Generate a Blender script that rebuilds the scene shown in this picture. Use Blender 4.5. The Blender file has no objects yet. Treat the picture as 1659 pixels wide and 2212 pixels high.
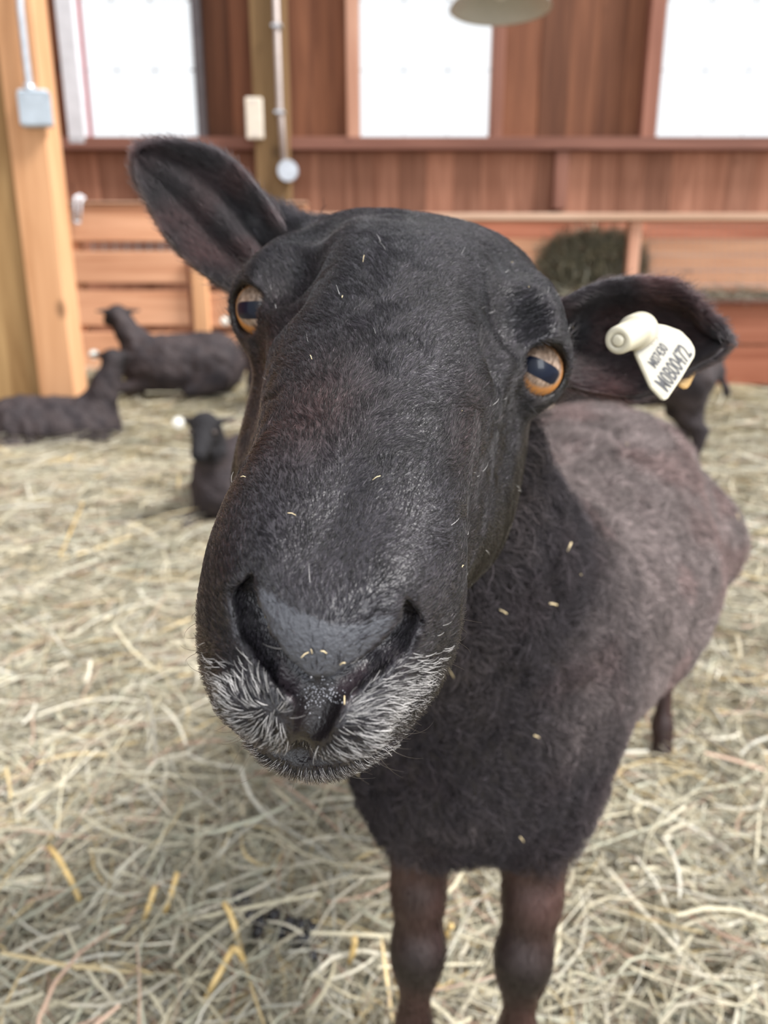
import bpy, bmesh, math, random
import numpy as np
from mathutils import Vector, Matrix

# ------------------------------------------------------------------ camera, sky, light, exposure
F = 1640.0                      # focal length in pixels of the 1659 x 2212 frame
CX, CY = 829.5, 1106.0
H = 0.74                        # camera height
PITCH = math.atan(466.0 / F)    # horizon at row 640
CP, SP = math.cos(PITCH), math.sin(PITCH)
scene = bpy.context.scene
COL = scene.collection
cam_data = bpy.data.cameras.new('camera')
cam = bpy.data.objects.new('camera', cam_data); COL.objects.link(cam)
cam.location = (0, 0, H); cam.rotation_euler = (math.pi / 2 - PITCH, 0, 0)
cam_data.sensor_fit = 'VERTICAL'; cam_data.sensor_height = 36.0
cam_data.lens = F / 2212.0 * 36.0
cam_data.clip_start = 0.02
cam_data.dof.use_dof = True; cam_data.dof.focus_distance = 0.252
cam_data.dof.aperture_fstop = cam_data.lens / 2.8
scene.camera = cam

world = bpy.data.worlds.new('overcast_sky'); scene.world = world; world.use_nodes = True
wbg = world.node_tree.nodes['Background']
wbg.inputs[0].default_value = (0.94, 0.97, 1.0, 1); wbg.inputs[1].default_value = 0.79
sun = bpy.data.objects.new('sun', bpy.data.lights.new('sun', 'SUN')); COL.objects.link(sun)
sun.data.energy = 4.8; sun.data.angle = math.radians(18); sun.data.color = (1, 0.97, 0.93)
sun.rotation_euler = Vector((-0.85, 0.28, -0.95)).to_track_quat('-Z', 'Y').to_euler()

# two area lights added behind the camera for eye catch-lights and front sheen
for nm, loc, aim, sz, en in (('catch_light', (1.5, -2.2, 1.75), (.1, .4, .6), (1.1, 1.5), 45), ('catch_light', (-1.1, -2.4, 1.8), (0, .5, .6), (.8, 1.3), 26)):
    l_ = bpy.data.objects.new(nm, bpy.data.lights.new(nm, 'AREA')); COL.objects.link(l_)
    l_.data.shape = 'RECTANGLE'; l_.data.size, l_.data.size_y = sz; l_.data.energy = en; l_.data.color = (.93, .97, 1.0)
    l_.location = loc; l_.rotation_euler = (Vector(aim) - Vector(loc)).to_track_quat('-Z', 'Y').to_euler()

scene.view_settings.view_transform = 'Standard'
scene.view_settings.look = 'None'
scene.view_settings.exposure = 0.6
scene.view_settings.gamma = 1.0
scene.view_settings.use_curve_mapping = False
scene.cycles.use_denoising = True
scene.cycles.max_bounces = 6
scene.cycles.diffuse_bounces = 3
scene.cycles.glossy_bounces = 2
scene.cycles.transparent_max_bounces = 8
scene.cycles_curves.shape = 'RIBBONS'

FUR = True
rng = np.random.default_rng(7)
random.seed(7)

# ------------------------------------------------------------------ coordinates
def c2w(p):                      # camera frame (x right, y up, z depth) -> world
    p = np.asarray(p, float)
    x, y, z = p[..., 0], p[..., 1], p[..., 2]
    return np.stack([x, z * CP + y * SP, H + y * CP - z * SP], -1)
def w2c(p):
    p = np.asarray(p, float)
    x, Y, Z = p[..., 0], p[..., 1], p[..., 2] - H
    return np.stack([x, Y * SP + Z * CP, Y * CP - Z * SP], -1)
def pc(px, py, d):               # photo pixel + depth -> camera frame
    return np.array([(px - CX) / F * d, (CY - py) / F * d, d])
def at(px, py, Y):               # photo pixel on the upright plane at distance Y -> world
    r = c2w(pc(px, py, 1.0)) - np.array([0, 0, H])
    t = Y / r[1]
    return np.array([r[0] * t, Y, H + r[2] * t])

# ------------------------------------------------------------------ implicit surfaces
def smin(a, b, k):
    h = np.maximum(k - np.abs(a - b), 0) / k
    return np.minimum(a, b) - h * h * k * 0.25
def smax(a, b, k):
    return -smin(-a, -b, k)
def ell(p, c, r, R=None):
    q = p - np.asarray(c)
    if R is not None: q = q @ np.asarray(R).T
    r = np.asarray(r)
    k0 = np.linalg.norm(q / r, axis=-1)
    k1 = np.linalg.norm(q / (r * r), axis=-1) + 1e-9
    return k0 * (k0 - 1) / k1
def cap(p, a, b, ra, rb):
    a = np.asarray(a, float); b = np.asarray(b, float)
    d = b - a
    t = np.clip(((p - a) @ d) / (d @ d), 0, 1)
    return np.linalg.norm(p - a - t[..., None] * d, axis=-1) - (ra + (rb - ra) * t)
def chain(p, pts, k=0.01):
    f = None
    for (a, ra), (b, rb) in zip(pts[:-1], pts[1:]):
        g = cap(p, a, b, ra, rb)
        f = g if f is None else smin(f, g, k)
    return f
def frame(ax, up):
    ax = np.asarray(ax, float); ax = ax / np.linalg.norm(ax)
    up = np.asarray(up, float); s = np.cross(ax, up); s /= np.linalg.norm(s)
    u = np.cross(s, ax)
    return np.stack([s, ax, u])  # rows: side, along, up

def nets(fn, lo, hi, h):         # sparse surface nets
    lo = np.asarray(lo, float); hi = np.asarray(hi, float)
    B = 8
    nb = np.ceil((hi - lo) / (h * B)).astype(int)
    g = np.stack(np.meshgrid(*[np.arange(n) for n in nb], indexing='ij'), -1).reshape(-1, 3)
    cen = lo + (g + 0.5) * h * B
    f = fn(cen)
    keep = g[np.abs(f) < h * B * 1.35]
    N = nb * B + 1
    li = np.stack(np.meshgrid(*[np.arange(B + 1)] * 3, indexing='ij'), -1)
    keys, verts, edges = [], [], []
    cells = np.stack(np.meshgrid(*[np.arange(B)] * 3, indexing='ij'), -1).reshape(-1, 3)
    corner = np.array([[i, j, k] for i in (0, 1) for j in (0, 1) for k in (0, 1)])
    epairs = [(a, b) for a in range(8) for b in range(a + 1, 8) if np.abs(corner[a] - corner[b]).sum() == 1]
    def key(c): return (c[..., 0].astype(np.int64) * N[1] + c[..., 1]) * N[2] + c[..., 2]
    for i in range(0, len(keep), 400):
        kb = keep[i:i + 400]
        gi = kb[:, None, None, None, :] * B + li
        v = fn((lo + gi.reshape(-1, 3) * h)).reshape(gi.shape[:-1])
        cv = np.stack([v[:, cx:cx + B, cy:cy + B, cz:cz + B].reshape(len(kb), -1) for cx, cy, cz in corner], -1)
        neg = cv < 0
        act = neg.any(-1) & ~neg.all(-1)
        bi, ci = np.nonzero(act)
        cc = kb[bi] * B + cells[ci]
        vv = cv[bi, ci]
        acc = np.zeros((len(bi), 3)); cnt = np.zeros(len(bi))
        for a, b in epairs:
            m = (vv[:, a] < 0) != (vv[:, b] < 0)
            t = vv[m, a] / (vv[m, a] - vv[m, b])
            acc[m] += corner[a] + t[:, None] * (corner[b] - corner[a]); cnt[m] += 1
        verts.append(lo + (cc + acc / cnt[:, None]) * h); keys.append(key(cc))
        for ax in range(3):
            hi_i = 4 >> ax
            m = neg[bi, ci][:, 0] != neg[bi, ci][:, hi_i]
            edges.append((ax, cc[m], neg[bi, ci][m, 0]))
    keys = np.concatenate(keys); verts = np.concatenate(verts)
    keys, first = np.unique(keys, return_index=True); verts = verts[first]
    quads = []
    for ax, cc, ng in edges:
        a1, a2 = (ax + 1) % 3, (ax + 2) % 3
        o1 = np.zeros(3, int); o1[a1] = 1
        o2 = np.zeros(3, int); o2[a2] = 1
        q = np.stack([cc, cc - o1, cc - o1 - o2, cc - o2], 1)
        k = key(q)
        idx = np.clip(np.searchsorted(keys, k), 0, len(keys) - 1)
        ok = (keys[idx] == k).all(1)
        idx = idx[ok]; n = ng[ok]
        idx[~n] = idx[~n][:, ::-1]
        quads.append(idx)
    return verts, np.concatenate(quads)

def grad(fn, p, e=0.0012):
    out = np.empty_like(p)
    for a in range(3):
        d = np.zeros(3); d[a] = e
        out[:, a] = fn(p + d) - fn(p - d)
    return out / (np.linalg.norm(out, axis=1, keepdims=True) + 1e-12)

# ------------------------------------------------------------------ object helpers
def mesh_np(name, v, f, mat=None, parent=None, smooth=True, origin=None):
    v = np.asarray(v, np.float32)
    if origin is not None: v = v - np.asarray(origin, np.float32)
    me = bpy.data.meshes.new(name)
    f = np.asarray(f)
    me.vertices.add(len(v)); me.vertices.foreach_set('co', v.ravel())
    me.loops.add(f.size); me.loops.foreach_set('vertex_index', f.ravel().astype(np.int32))
    me.polygons.add(len(f))
    me.polygons.foreach_set('loop_start', np.arange(0, f.size, f.shape[1], dtype=np.int32))
    me.polygons.foreach_set('use_smooth', np.full(len(f), smooth))
    me.update(calc_edges=True)
    o = bpy.data.objects.new(name, me); COL.objects.link(o)
    if mat: me.materials.append(mat)
    if parent is not None: o.parent = parent
    return o
def vcol(me, name, arr):
    a = me.color_attributes.new(name, 'FLOAT_COLOR', 'POINT')
    c = np.ones((len(arr), 4), np.float32); c[:, :3] = arr
    a.data.foreach_set('color', c.ravel())
def obj_bm(name, bm, mat, parent=None, loc=None, smooth=False):
    me = bpy.data.meshes.new(name); bm.to_mesh(me); bm.free()
    for p in me.polygons: p.use_smooth = smooth
    me.materials.append(mat)
    o = bpy.data.objects.new(name, me); COL.objects.link(o)
    if loc is not None: o.location = loc
    if parent is not None: o.parent = parent
    return o
def empty(name, loc, label=None, cat=None, group=None, kind=None):
    o = bpy.data.objects.new(name, None); COL.objects.link(o); o.location = loc
    o.empty_display_size = 0.1
    return tag(o, label, cat, group, kind)
def tag(o, label=None, cat=None, group=None, kind=None):
    if label: o['label'] = label
    if cat: o['category'] = cat
    if group: o['group'] = group
    if kind: o['kind'] = kind
    return o
def bx(bm, a, b):
    a = np.minimum(a, b), np.maximum(a, b)
    lo, hi = a
    m = Matrix.Translation(Vector((lo + hi) / 2)) @ Matrix.Diagonal((*(hi - lo), 1))
    return bmesh.ops.create_cube(bm, size=1, matrix=m)['verts']
def tube(bm, pts, r, seg=8, caps=True):
    pts = [np.asarray(p, float) for p in pts]
    rs = r if hasattr(r, '__len__') else [r] * len(pts)
    rings = []
    for i, p in enumerate(pts):
        d = pts[min(i + 1, len(pts) - 1)] - pts[max(i - 1, 0)]; d /= np.linalg.norm(d)
        up = np.array([0, 0, 1.0]) if abs(d[2]) < 0.9 else np.array([1.0, 0, 0])
        s = np.cross(d, up); s /= np.linalg.norm(s); t = np.cross(s, d)
        rings.append([bm.verts.new(p + rs[i] * (math.cos(a) * s + math.sin(a) * t)) for a in np.linspace(0, 2 * math.pi, seg, endpoint=False)])
    for A, Bq in zip(rings[:-1], rings[1:]):
        for i in range(seg):
            bm.faces.new((A[i], A[(i + 1) % seg], Bq[(i + 1) % seg], Bq[i]))
    if caps:
        bm.faces.new(rings[0][::-1]); bm.faces.new(rings[-1])

# ------------------------------------------------------------------ materials
def new_mat(name):
    m = bpy.data.materials.new(name); m.use_nodes = True
    nt = m.node_tree
    return m, nt, nt.nodes['Principled BSDF']
def N_(nt, t, **kw):
    n = nt.nodes.new(t)
    for k, v in kw.items(): setattr(n, k, v)
    return n
def ramp(nt, fac, stops):
    r = N_(nt, 'ShaderNodeValToRGB')
    while len(r.color_ramp.elements) < len(stops): r.color_ramp.elements.new(0.5)
    for e, (p, c) in zip(r.color_ramp.elements, stops):
        e.position = p; e.color = (*c, 1)
    nt.links.new(fac, r.inputs[0])
    return r.outputs[0]
def plain(name, col, rough=0.6, metal=0.0, noise=0.0, scale=30, spec=0.5):
    m, nt, b = new_mat(name)
    b.inputs['Roughness'].default_value = rough; b.inputs['Metallic'].default_value = metal
    b.inputs['Specular IOR Level'].default_value = spec
    if noise:
        tc = N_(nt, 'ShaderNodeTexCoord'); nz = N_(nt, 'ShaderNodeTexNoise'); nz.inputs['Scale'].default_value = scale
        nz.inputs['Detail'].default_value = 4
        nt.links.new(tc.outputs['Object'], nz.inputs['Vector'])
        c = np.array(col)
        nt.links.new(ramp(nt, nz.outputs[0], [(0.3, tuple(c * (1 - noise))), (0.7, tuple(np.minimum(c * (1 + noise), 1)))]), b.inputs['Base Color'])
    else:
        b.inputs['Base Color'].default_value = (*col, 1)
    return m

# skin / fleece of the sheep: dark with the vertex tint
def hide_mat(name, attr='tint', rough=0.55, spec=0.4, bump=0.0, scale=300):
    m, nt, b = new_mat(name)
    a = N_(nt, 'ShaderNodeAttribute'); a.attribute_name = attr
    nt.links.new(a.outputs['Color'], b.inputs['Base Color'])
    b.inputs['Roughness'].default_value = rough
    b.inputs['Specular IOR Level'].default_value = spec
    if bump:
        tc = N_(nt, 'ShaderNodeTexCoord'); nz = N_(nt, 'ShaderNodeTexNoise'); nz.inputs['Scale'].default_value = scale; nz.inputs['Detail'].default_value = 3
        bp = N_(nt, 'ShaderNodeBump'); bp.inputs['Strength'].default_value = bump; bp.inputs['Distance'].default_value = 0.9 / scale
        nt.links.new(tc.outputs['Object'], nz.inputs['Vector']); nt.links.new(nz.outputs[0], bp.inputs['Height']); nt.links.new(bp.outputs[0], b.inputs['Normal'])
    return m
M_hide = hide_mat('sheep_hide', rough=.42, bump=0.5, scale=750)
M_fur = hide_mat('sheep_fur', rough=0.36, spec=0.5)
def fibre_mat(name, rough, rrough, coat):
    m = bpy.data.materials.new(name); m.use_nodes = True
    nt = m.node_tree; nt.nodes.remove(nt.nodes['Principled BSDF'])
    h = nt.nodes.new('ShaderNodeBsdfHairPrincipled'); h.parametrization = 'COLOR'
    a = N_(nt, 'ShaderNodeAttribute'); a.attribute_name = 'tint'
    nt.links.new(a.outputs['Color'], h.inputs['Color'])
    h.inputs['Roughness'].default_value = rough; h.inputs['Radial Roughness'].default_value = rrough
    h.inputs['Coat'].default_value = coat
    h.inputs['IOR'].default_value = 1.31
    h.inputs['Random Roughness'].default_value = .3
    nt.links.new(h.outputs[0], nt.nodes['Material Output'].inputs[0])
    return m
M_fur = fibre_mat('sheep_fur', .26, .40, .0)
M_white = hide_mat('white_hair', rough=.45, spec=.5)
M_wool = hide_mat('sheep_wool', rough=0.7, spec=0.2)

# ================================================================== THE LARGE SHEEP (camera-frame modelling)
E = (pc(545, 670, .36) + pc(1172, 795, .36)) / 2
NOSE = pc(670, 1385, .205)
UX = NOSE - E; LEN = np.linalg.norm(UX); UX /= LEN               # along the face, eyes -> nose
XX = pc(1172, 795, .352) - pc(545, 670, .368); XX -= UX * (XX @ UX); XX /= np.linalg.norm(XX)   # across the face
WX = np.cross(XX, UX)                                            # out of the face
HR = np.stack([XX, UX, WX])
def hl(x, s, w): return E + x * XX + s * UX + w * WX
def spl(s, tab):
    t = np.asarray(tab, float)
    x = t[:, 0]; out = []
    for c in range(1, t.shape[1]):
        y = t[:, c]
        m = np.gradient(y, x)
        i = np.clip(np.searchsorted(x, s) - 1, 0, len(x) - 2)
        hh = x[i + 1] - x[i]; u = np.clip((s - x[i]) / hh, 0, 1)
        out.append((2*u**3 - 3*u**2 + 1)*y[i] + (u**3 - 2*u**2 + u)*hh*m[i] + (-2*u**3 + 3*u**2)*y[i+1] + (u**3 - u**2)*hh*m[i+1])
    return out
#  s, half width, top, bottom
UPPER = [(-.135, .046, -.030, -.090), (-.108, .066, .012, -.095), (-.078, .0745, .034, -.095), (-.038, .0725, .044, -.090), (0, .067, .048, -.088),
         (.03, .058, .046, -.08), (.06, .050, .041, -.072), (.09, .043, .036, -.062), (.12, .038, .030, -.052), (.15, .035, .022, -.045), (.18, .032, .010, -.04), (.205, .024, -.008, -.03)]
JAW = [(-.07, .050, -.04, -.125), (-.03, .066, -.025, -.130), (.01, .071, -.02, -.126), (.05, .066, -.02, -.112), (.08, .055, -.02, -.097), (.105, .044, -.02, -.086), (.13, .036, -.025, -.080), (.16, .029, -.03, -.077)]
def loft(q, tab, n=2.3):
    x, s, w = q[..., 0], q[..., 1], q[..., 2]
    s0, s1 = tab[0][0], tab[-1][0]
    sc = np.clip(s, s0, s1)
    a, wt, wb = spl(sc, tab)
    c = (wt + wb) / 2; b = (wt - wb) / 2
    r = ((np.abs(x) / a) ** n + (np.abs(w - c) / b) ** n + 1e-12) ** (1 / n)
    f = (r - 1) * np.minimum(a, b) * 0.9
    over = np.abs(s - sc)
    rim = 0.008
    return np.where(over > 0, np.sqrt(np.maximum(f + rim, 0) ** 2 + over ** 2) - rim + np.minimum(f + rim, 0) * (over < rim), f)
EYE_R = .0165
EYE_L = pc(583, 667, .372); EYE_RT = pc(1143, 797, .366)
def eye_axis(c, px, py):
    d = pc(px, py, 1.0); d /= np.linalg.norm(d)
    b = d @ c; disc = b * b - (c @ c - EYE_R ** 2)
    h = d * (b - math.sqrt(max(disc, 0)))
    ax = h - c
    return ax / np.linalg.norm(ax)
AX_L = eye_axis(EYE_L, 541, 670); AX_R = eye_axis(EYE_RT, 1174, 800)

def head_base(p):
    q = (p - E) @ HR.T
    f = smin(loft(q, UPPER, 2.6), loft(q, JAW), .022)
    qa = q.copy(); qa[..., 0] = np.abs(qa[..., 0])
    # brow ridge with the eye mound
    f = smin(f, ell(qa, (.058, -.012, .006), (.018, .030, .022)), .022)
    # lips, muzzle sides, chin
    f = smin(f, ell(qa, (.0165, .150, -.018), (.0218, .036, .034)), .018)
    f = smin(f, ell(qa, (.010, .178, -.040), (.0205, .020, .026)), .012)
    f = smin(f, ell(qa, (.0, .166, -.061), (.022, .029, .0165)), .010)
    # nose pad
    f = smin(f, ell(qa, (.0, .184, .002), (.021, .018, .014)), .012)
    f = smin(f, ell(qa, (.0165, .174, .006), (.011, .016, .011)), .010)
    f = smin(f, ell(qa, (.0, .193, -.008), (.012, .011, .011)), .010)
    # hollows in front of and above the eyes
    f = smax(f, -ell(qa, (.050, .026, .041), (.012, .030, .016)), .018)
    f = smax(f, -ell(qa, (.049, -.024, .052), (.011, .016, .018)), .014)
    f = smax(f, -ell(qa, (.066, .055, -.004), (.008, .030, .020)), .016)
    return f
def ray_hit(fn, px, py, t0=.12, t1=.6):
    d = pc(px, py, 1.0); d /= np.linalg.norm(d)
    t = np.linspace(t0, t1, 1200)
    v = fn(d * t[:, None])
    i = np.argmax(v < 0)
    if not (v < 0).any(): return d * t[np.argmin(v)]
    return d * (t[i - 1] + (t[i] - t[i - 1]) * v[i - 1] / (v[i - 1] - v[i]))

def surf(px, py, push=0.0):      # point on the face under a photo pixel, pushed in along the ray
    h = ray_hit(head_base, px, py)
    return h * (1 + push / np.linalg.norm(h))
NOSTRIL = {k: [(surf(x, y, d), r) for x, y, d, r in v] for k, v in {
    'l': [(546, 1255, .003, .0018), (546, 1292, .006, .0048), (560, 1345, .006, .0056), (594, 1400, .006, .0050), (630, 1452, .005, .0046), (668, 1490, .004, .0040)],
    'r': [(872, 1306, .003, .0018), (868, 1338, .006, .0044), (846, 1376, .006, .0050), (798, 1418, .006, .0046), (750, 1454, .005, .0044), (706, 1490, .004, .0040)]}.items()}
PHIL = [(surf(x, y, d), r) for x, y, d, r in [(690, 1494, .004, .0046), (688, 1525, .004, .0050), (676, 1560, .004, .0044), (660, 1592, .003, .0030), (650, 1612, .002, .0022), (647, 1632, .001, .0016)]]
MOUTH = [(surf(x, y, .001), r) for x, y, r in [(468, 1520, .0012), (508, 1580, .0024), (549, 1610, .0030), (609, 1624, .0033), (650, 1632, .0034), (699, 1636, .0033), (755, 1636, .0032), (804, 1622, .0030), (862, 1586, .0024), (912, 1530, .0012)]]
TEAR = {'l': (surf(600, 852), surf(570, 868)), 'r': (surf(1060, 925), surf(1088, 930))}
HOLLOW = [(surf(614, 592, -.006), .0115), (surf(604, 690, -.005), .0085), (surf(1128, 690, -.006), .0125), (surf(1085, 780, -.005), .0085)]
EAR_ROOT = [((hl(-.040, -.085, -.02)), pc(590, 520, .440), .030, .0190), ((hl(.045, -.075, -.03)), pc(1222, 715, .430), .026, .0130)]
def eye_open(p, c, ax):
    up = hl(0, -1, .35) - E
    R = frame(ax, up)
    q = (p - c) @ R.T
    fw = q[..., 1]
    r = np.sqrt((q[..., 0] / .0135) ** 2 + (q[..., 2] / .0122) ** 2)
    return np.maximum((r - 1) * .011, .002 - fw)
def head(p):
    f = head_base(p)
    for a, b, ra, rb in EAR_ROOT: f = smin(f, cap(p, a, b, ra, rb), .022)
    for c, r in HOLLOW: f = smax(f, -(np.linalg.norm(p - c, axis=-1) - r), .012)
    for c, ax in ((EYE_L, AX_L), (EYE_RT, AX_R)):
        lid = np.linalg.norm(p - c, axis=-1) - (EYE_R + .0018)
        f = smin(f, lid, .012)
        f = smax(f, -eye_open(p, c, ax), .003)
    for k in 'lr': f = smax(f, -cap(p, TEAR[k][0], TEAR[k][1], .0016, .0008), .002)
    m = np.linalg.norm(p - hl(0, .17, -.03), axis=-1) < .085
    if m.any():
        pm = p[m]; g = f[m]
        for k in 'lr': g = smax(g, -chain(pm, NOSTRIL[k], .002), .0022)
        g = smax(g, -chain(pm, PHIL, .002), .003)
        f[m] = smax(g, -chain(pm, MOUTH, .002), .0026)
    return f
# ---- trunk, neck and legs in world coordinates
BAX = np.array([.45, .89, 0.]); BPR = np.array([.89, -.45, 0.]); BUP = np.array([0, 0, 1.])
BR = np.stack([BPR, BAX, BUP])
def leg(p, pts): return chain(p, [(np.array(a), r) for a, r in pts], .02)
FL = [((.040, .600, .42), .050), ((.031, .565, .325), .034), ((.030, .545, .240), .0195), ((.030, .535, .190), .0195), ((.029, .540, .165), .0155), ((.028, .548, .09), .0125), ((.026, .545, .055), .0165), ((.024, .525, .02), .019)]
FR = [((.138, .600, .42), .052), ((.134, .560, .325), .036), ((.128, .540, .240), .0215), ((.121, .528, .190), .0205), ((.121, .533, .165), .0165), ((.123, .542, .09), .0130), ((.123, .54, .055), .0165), ((.123, .520, .02), .019)]
HRT = [((.40, 1.02, .40), .10), ((.430, 1.06, .300), .045), ((.472, 1.15, .205), .0175), ((.466, 1.135, .13), .0115), ((.464, 1.12, .05), .013), ((.463, 1.105, .012), .016)]
HLT = [((.27, 1.08, .40), .10), ((.30, 1.11, .300), .045), ((.335, 1.21, .205), .0175), ((.33, 1.195, .13), .0115), ((.328, 1.18, .05), .013), ((.326, 1.165, .012), .016)]
def trunk(p):
    f = ell(p, (.078, .605, .440), (.106, .125, .145), BR)
    f = smin(f, ell(p, (.074, .565, .372), (.086, .075, .086)), .06)
    f = smin(f, ell(p, (.205, .85, .430), (.178, .26, .150), BR), .13)
    f = smin(f, ell(p, (.290, 1.05, .437), (.143, .17, .143), BR), .09)
    f = smin(f, ell(p, (.27, .95, .530), (.10, .16, .052), BR), .05)
    f = smin(f, chain(p, [(np.array((.018, .455, .655)), .068), (np.array((.028, .52, .56)), .088), (np.array((.076, .60, .47)), .098)], .05), .07)
    f = smin(f, cap(p, (.335, 1.19, .47), (.36, 1.235, .32), .030, .020), .04)
    m = (p[..., 2] < .56) & (p[..., 1] < .80)
    if m.any():
        pm = p[m]; f[m] = smin(smin(f[m], leg(pm, FL), .035), leg(pm, FR), .035)
    m = (p[..., 2] < .56) & (p[..., 1] > .78)
    if m.any():
        pm = p[m]; f[m] = smin(smin(f[m], leg(pm, HRT), .04), leg(pm, HLT), .04)
    return f
def sheep_f(p):                 # camera frame
    w = c2w(p)
    f = trunk(w)
    m = np.linalg.norm(p - hl(0, .03, -.03), axis=-1) < .24
    if m.any():
        f[m] = smin(f[m], head(p[m]), .014)
    f[~m] = np.minimum(f[~m], np.linalg.norm(p[~m] - hl(0, .03, -.03), axis=-1) - .2)
    return f

# ------------------------------------------------------------------ fur
def noise3(p, sc, seed=0):       # cheap smooth value noise in 0..1
    r = np.random.default_rng(seed)
    T = r.random((32, 32, 32))
    q = p * sc + 1000
    i = np.floor(q).astype(int); f = q - i; f = f * f * (3 - 2 * f)
    out = 0
    for dx in (0, 1):
        for dy in (0, 1):
            for dz in (0, 1):
                wgt = (f[:, 0] if dx else 1 - f[:, 0]) * (f[:, 1] if dy else 1 - f[:, 1]) * (f[:, 2] if dz else 1 - f[:, 2])
                out = out + wgt * T[(i[:, 0] + dx) % 32, (i[:, 1] + dy) % 32, (i[:, 2] + dz) % 32]
    return out
def sample(v, nrm, quads, dens, n):
    a, b, c, d = (v[quads[:, k]] for k in range(4))
    area = 0.5 * np.linalg.norm(np.cross(c - a, d - b), axis=1) * dens[quads].mean(1)
    idx = rng.choice(len(quads), n, p=area / area.sum())
    u, w = rng.random(n)[:, None], rng.random(n)[:, None]
    q = quads[idx]
    def mix(x): return (x[q[:, 0]] * (1 - u) + x[q[:, 1]] * u) * (1 - w) + (x[q[:, 3]] * (1 - u) + x[q[:, 2]] * u) * w
    p = mix(v); m = mix(nrm)
    return p, m / (np.linalg.norm(m, axis=1, keepdims=True) + 1e-9)
def tangent(d, n):
    t = d - n * (d * n).sum(1, keepdims=True)
    return t / (np.linalg.norm(t, axis=1, keepdims=True) + 1e-6)
def hair(name, P, rad, tint, mat, parent, origin):
    """P: (n, k, 3) points in world, rad: (n, k)"""
    n, k = P.shape[:2]
    hc = bpy.data.hair_curves.new(name)
    hc.add_curves([k] * n)
    hc.position_data.foreach_set('vector', (P - np.asarray(origin)).astype(np.float32).ravel())
    ra = hc.attributes.get('radius') or hc.attributes.new('radius', 'FLOAT', 'POINT')
    ra.data.foreach_set('value', rad.astype(np.float32).ravel())
    ta = hc.attributes.new('tint', 'FLOAT_COLOR', 'CURVE')
    c = np.ones((n, 4), np.float32); c[:, :3] = tint
    ta.data.foreach_set('color', c.ravel())
    hc.materials.append(mat)
    o = bpy.data.objects.new(name, hc); COL.objects.link(o)
    if parent is not None: o.parent = parent
    o['kind'] = 'stuff'
    return o
def strands(p, n, d, L, k, lift, bend, jit, curl=0.0, freq=0.0):
    """roots p, normals n, comb tangents d; hairs start lifted and bend over towards the comb"""
    m = len(p)
    d = d + jit * rng.normal(size=(m, 3)); d = tangent(d, n)
    t = np.linspace(0, 1, k)[None, :, None]
    L = np.asarray(L)[:, None, None] * np.ones((m, 1, 1))
    ang = (lift * (1 - t) + (lift - bend) * t)
    P = p[:, None, :] + L * t * (np.sin(ang) * n[:, None, :] + np.cos(ang) * d[:, None, :])
    if curl:
        s = np.cross(n, d)[:, None, :]
        ph = rng.random((m, 1, 1)) * 6.28
        P = P + curl * t * (np.cos(freq * t * 6.28 + ph) * s + np.sin(freq * t * 6.28 + ph) * d[:, None, :])
    return P

# ------------------------------------------------------------------ build the big sheep
SO = np.array([.2, .8, 0.0])
sheep = empty('sheep', SO, 'large black sheep with amber eyes staring straight up close', 'sheep')
lo = np.array([-.12, -.62, .17]); hi = np.array([.60, .22, 1.45])
HC = hl(0, .045, -.04)
def clipq(v, q, keep):
    q = q[keep(v[q].mean(1))]
    u, inv = np.unique(q, return_inverse=True)
    return v[u], inv.reshape(q.shape)
v1, q1 = nets(sheep_f, lo, hi, .0050)
v1, q1 = clipq(v1, q1, lambda c: np.linalg.norm(c - HC, axis=1) > .176)
v2, q2 = nets(sheep_f, HC - .20, HC + .20, .0015)      # finer over the head
v2, q2 = clipq(v2, q2, lambda c: np.linalg.norm(c - HC, axis=1) < .183)
sv = np.concatenate([v1, v2]); sq = np.concatenate([q1, q2 + len(v1)])
sv = sv - np.clip(sheep_f(sv), -.002, .002)[:, None] * grad(sheep_f, sv) * .8
sn = grad(sheep_f, sv, .0012)
sw = c2w(sv); snw = c2w(sn) - np.array([0, 0, H])
# head / fleece mask and tints
fh = np.full(len(sv), 1.0); near = np.linalg.norm(sv - hl(0, .03, -.03), axis=1) < .24
fh[near] = head(sv[near])
isH = np.clip((.007 - fh) / .004, 0, 1)
ql = (sv - E) @ HR.T
isH *= np.clip((ql[:, 1] + .125) / .03, 0, 1) * np.clip((ql[:, 2] + .15) / .03, 0, 1)
legm = np.clip((.305 - sw[:, 2]) / .03, 0, 1)
legm = np.where(sw[:, 1] > .8, np.clip((.26 - sw[:, 2]) / .04, 0, 1), legm)
def smooth(x, a, b):
    t = np.clip((x - a) / (b - a), 0, 1); return t * t * (3 - 2 * t)
def project(p):
    return np.stack([CX + F * p[:, 0] / p[:, 2], CY - F * p[:, 1] / p[:, 2]], 1)
BLACK = np.array([.0115, .0098, .0128]); RED = np.array([.075, .030, .022]); GREY = np.array([.55, .53, .50])
WOOL = np.array([.140, .113, .110]); WOOLD = np.array([.012, .0105, .014]); LEGC = np.array([.040, .020, .018])
def lerp(a, b, t): return a + (b - a) * np.asarray(t)[:, None]
def blob(q, c, r):
    return np.exp(-(((q - np.asarray(c)) / np.asarray(r)) ** 2).sum(1))
def head_tint(p):                # p camera frame; markings of the coat
    q = (p - E) @ HR.T
    n1 = noise3(p, 60, 1); n2 = noise3(p, 22, 2)
    c = np.tile(BLACK, (len(p), 1)) * (.7 + .6 * n1)[:, None]
    r = blob(q, (-.018, .122, .026), (.016, .028, .03)) + .8 * blob(q, (.036, .120, .0), (.008, .045, .03)) + .7 * blob(q, (-.05, .03, -.02), (.02, .03, .03))
    return lerp(c, RED, np.clip(r * (.9 * n2 - .1), 0, .28))
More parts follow.
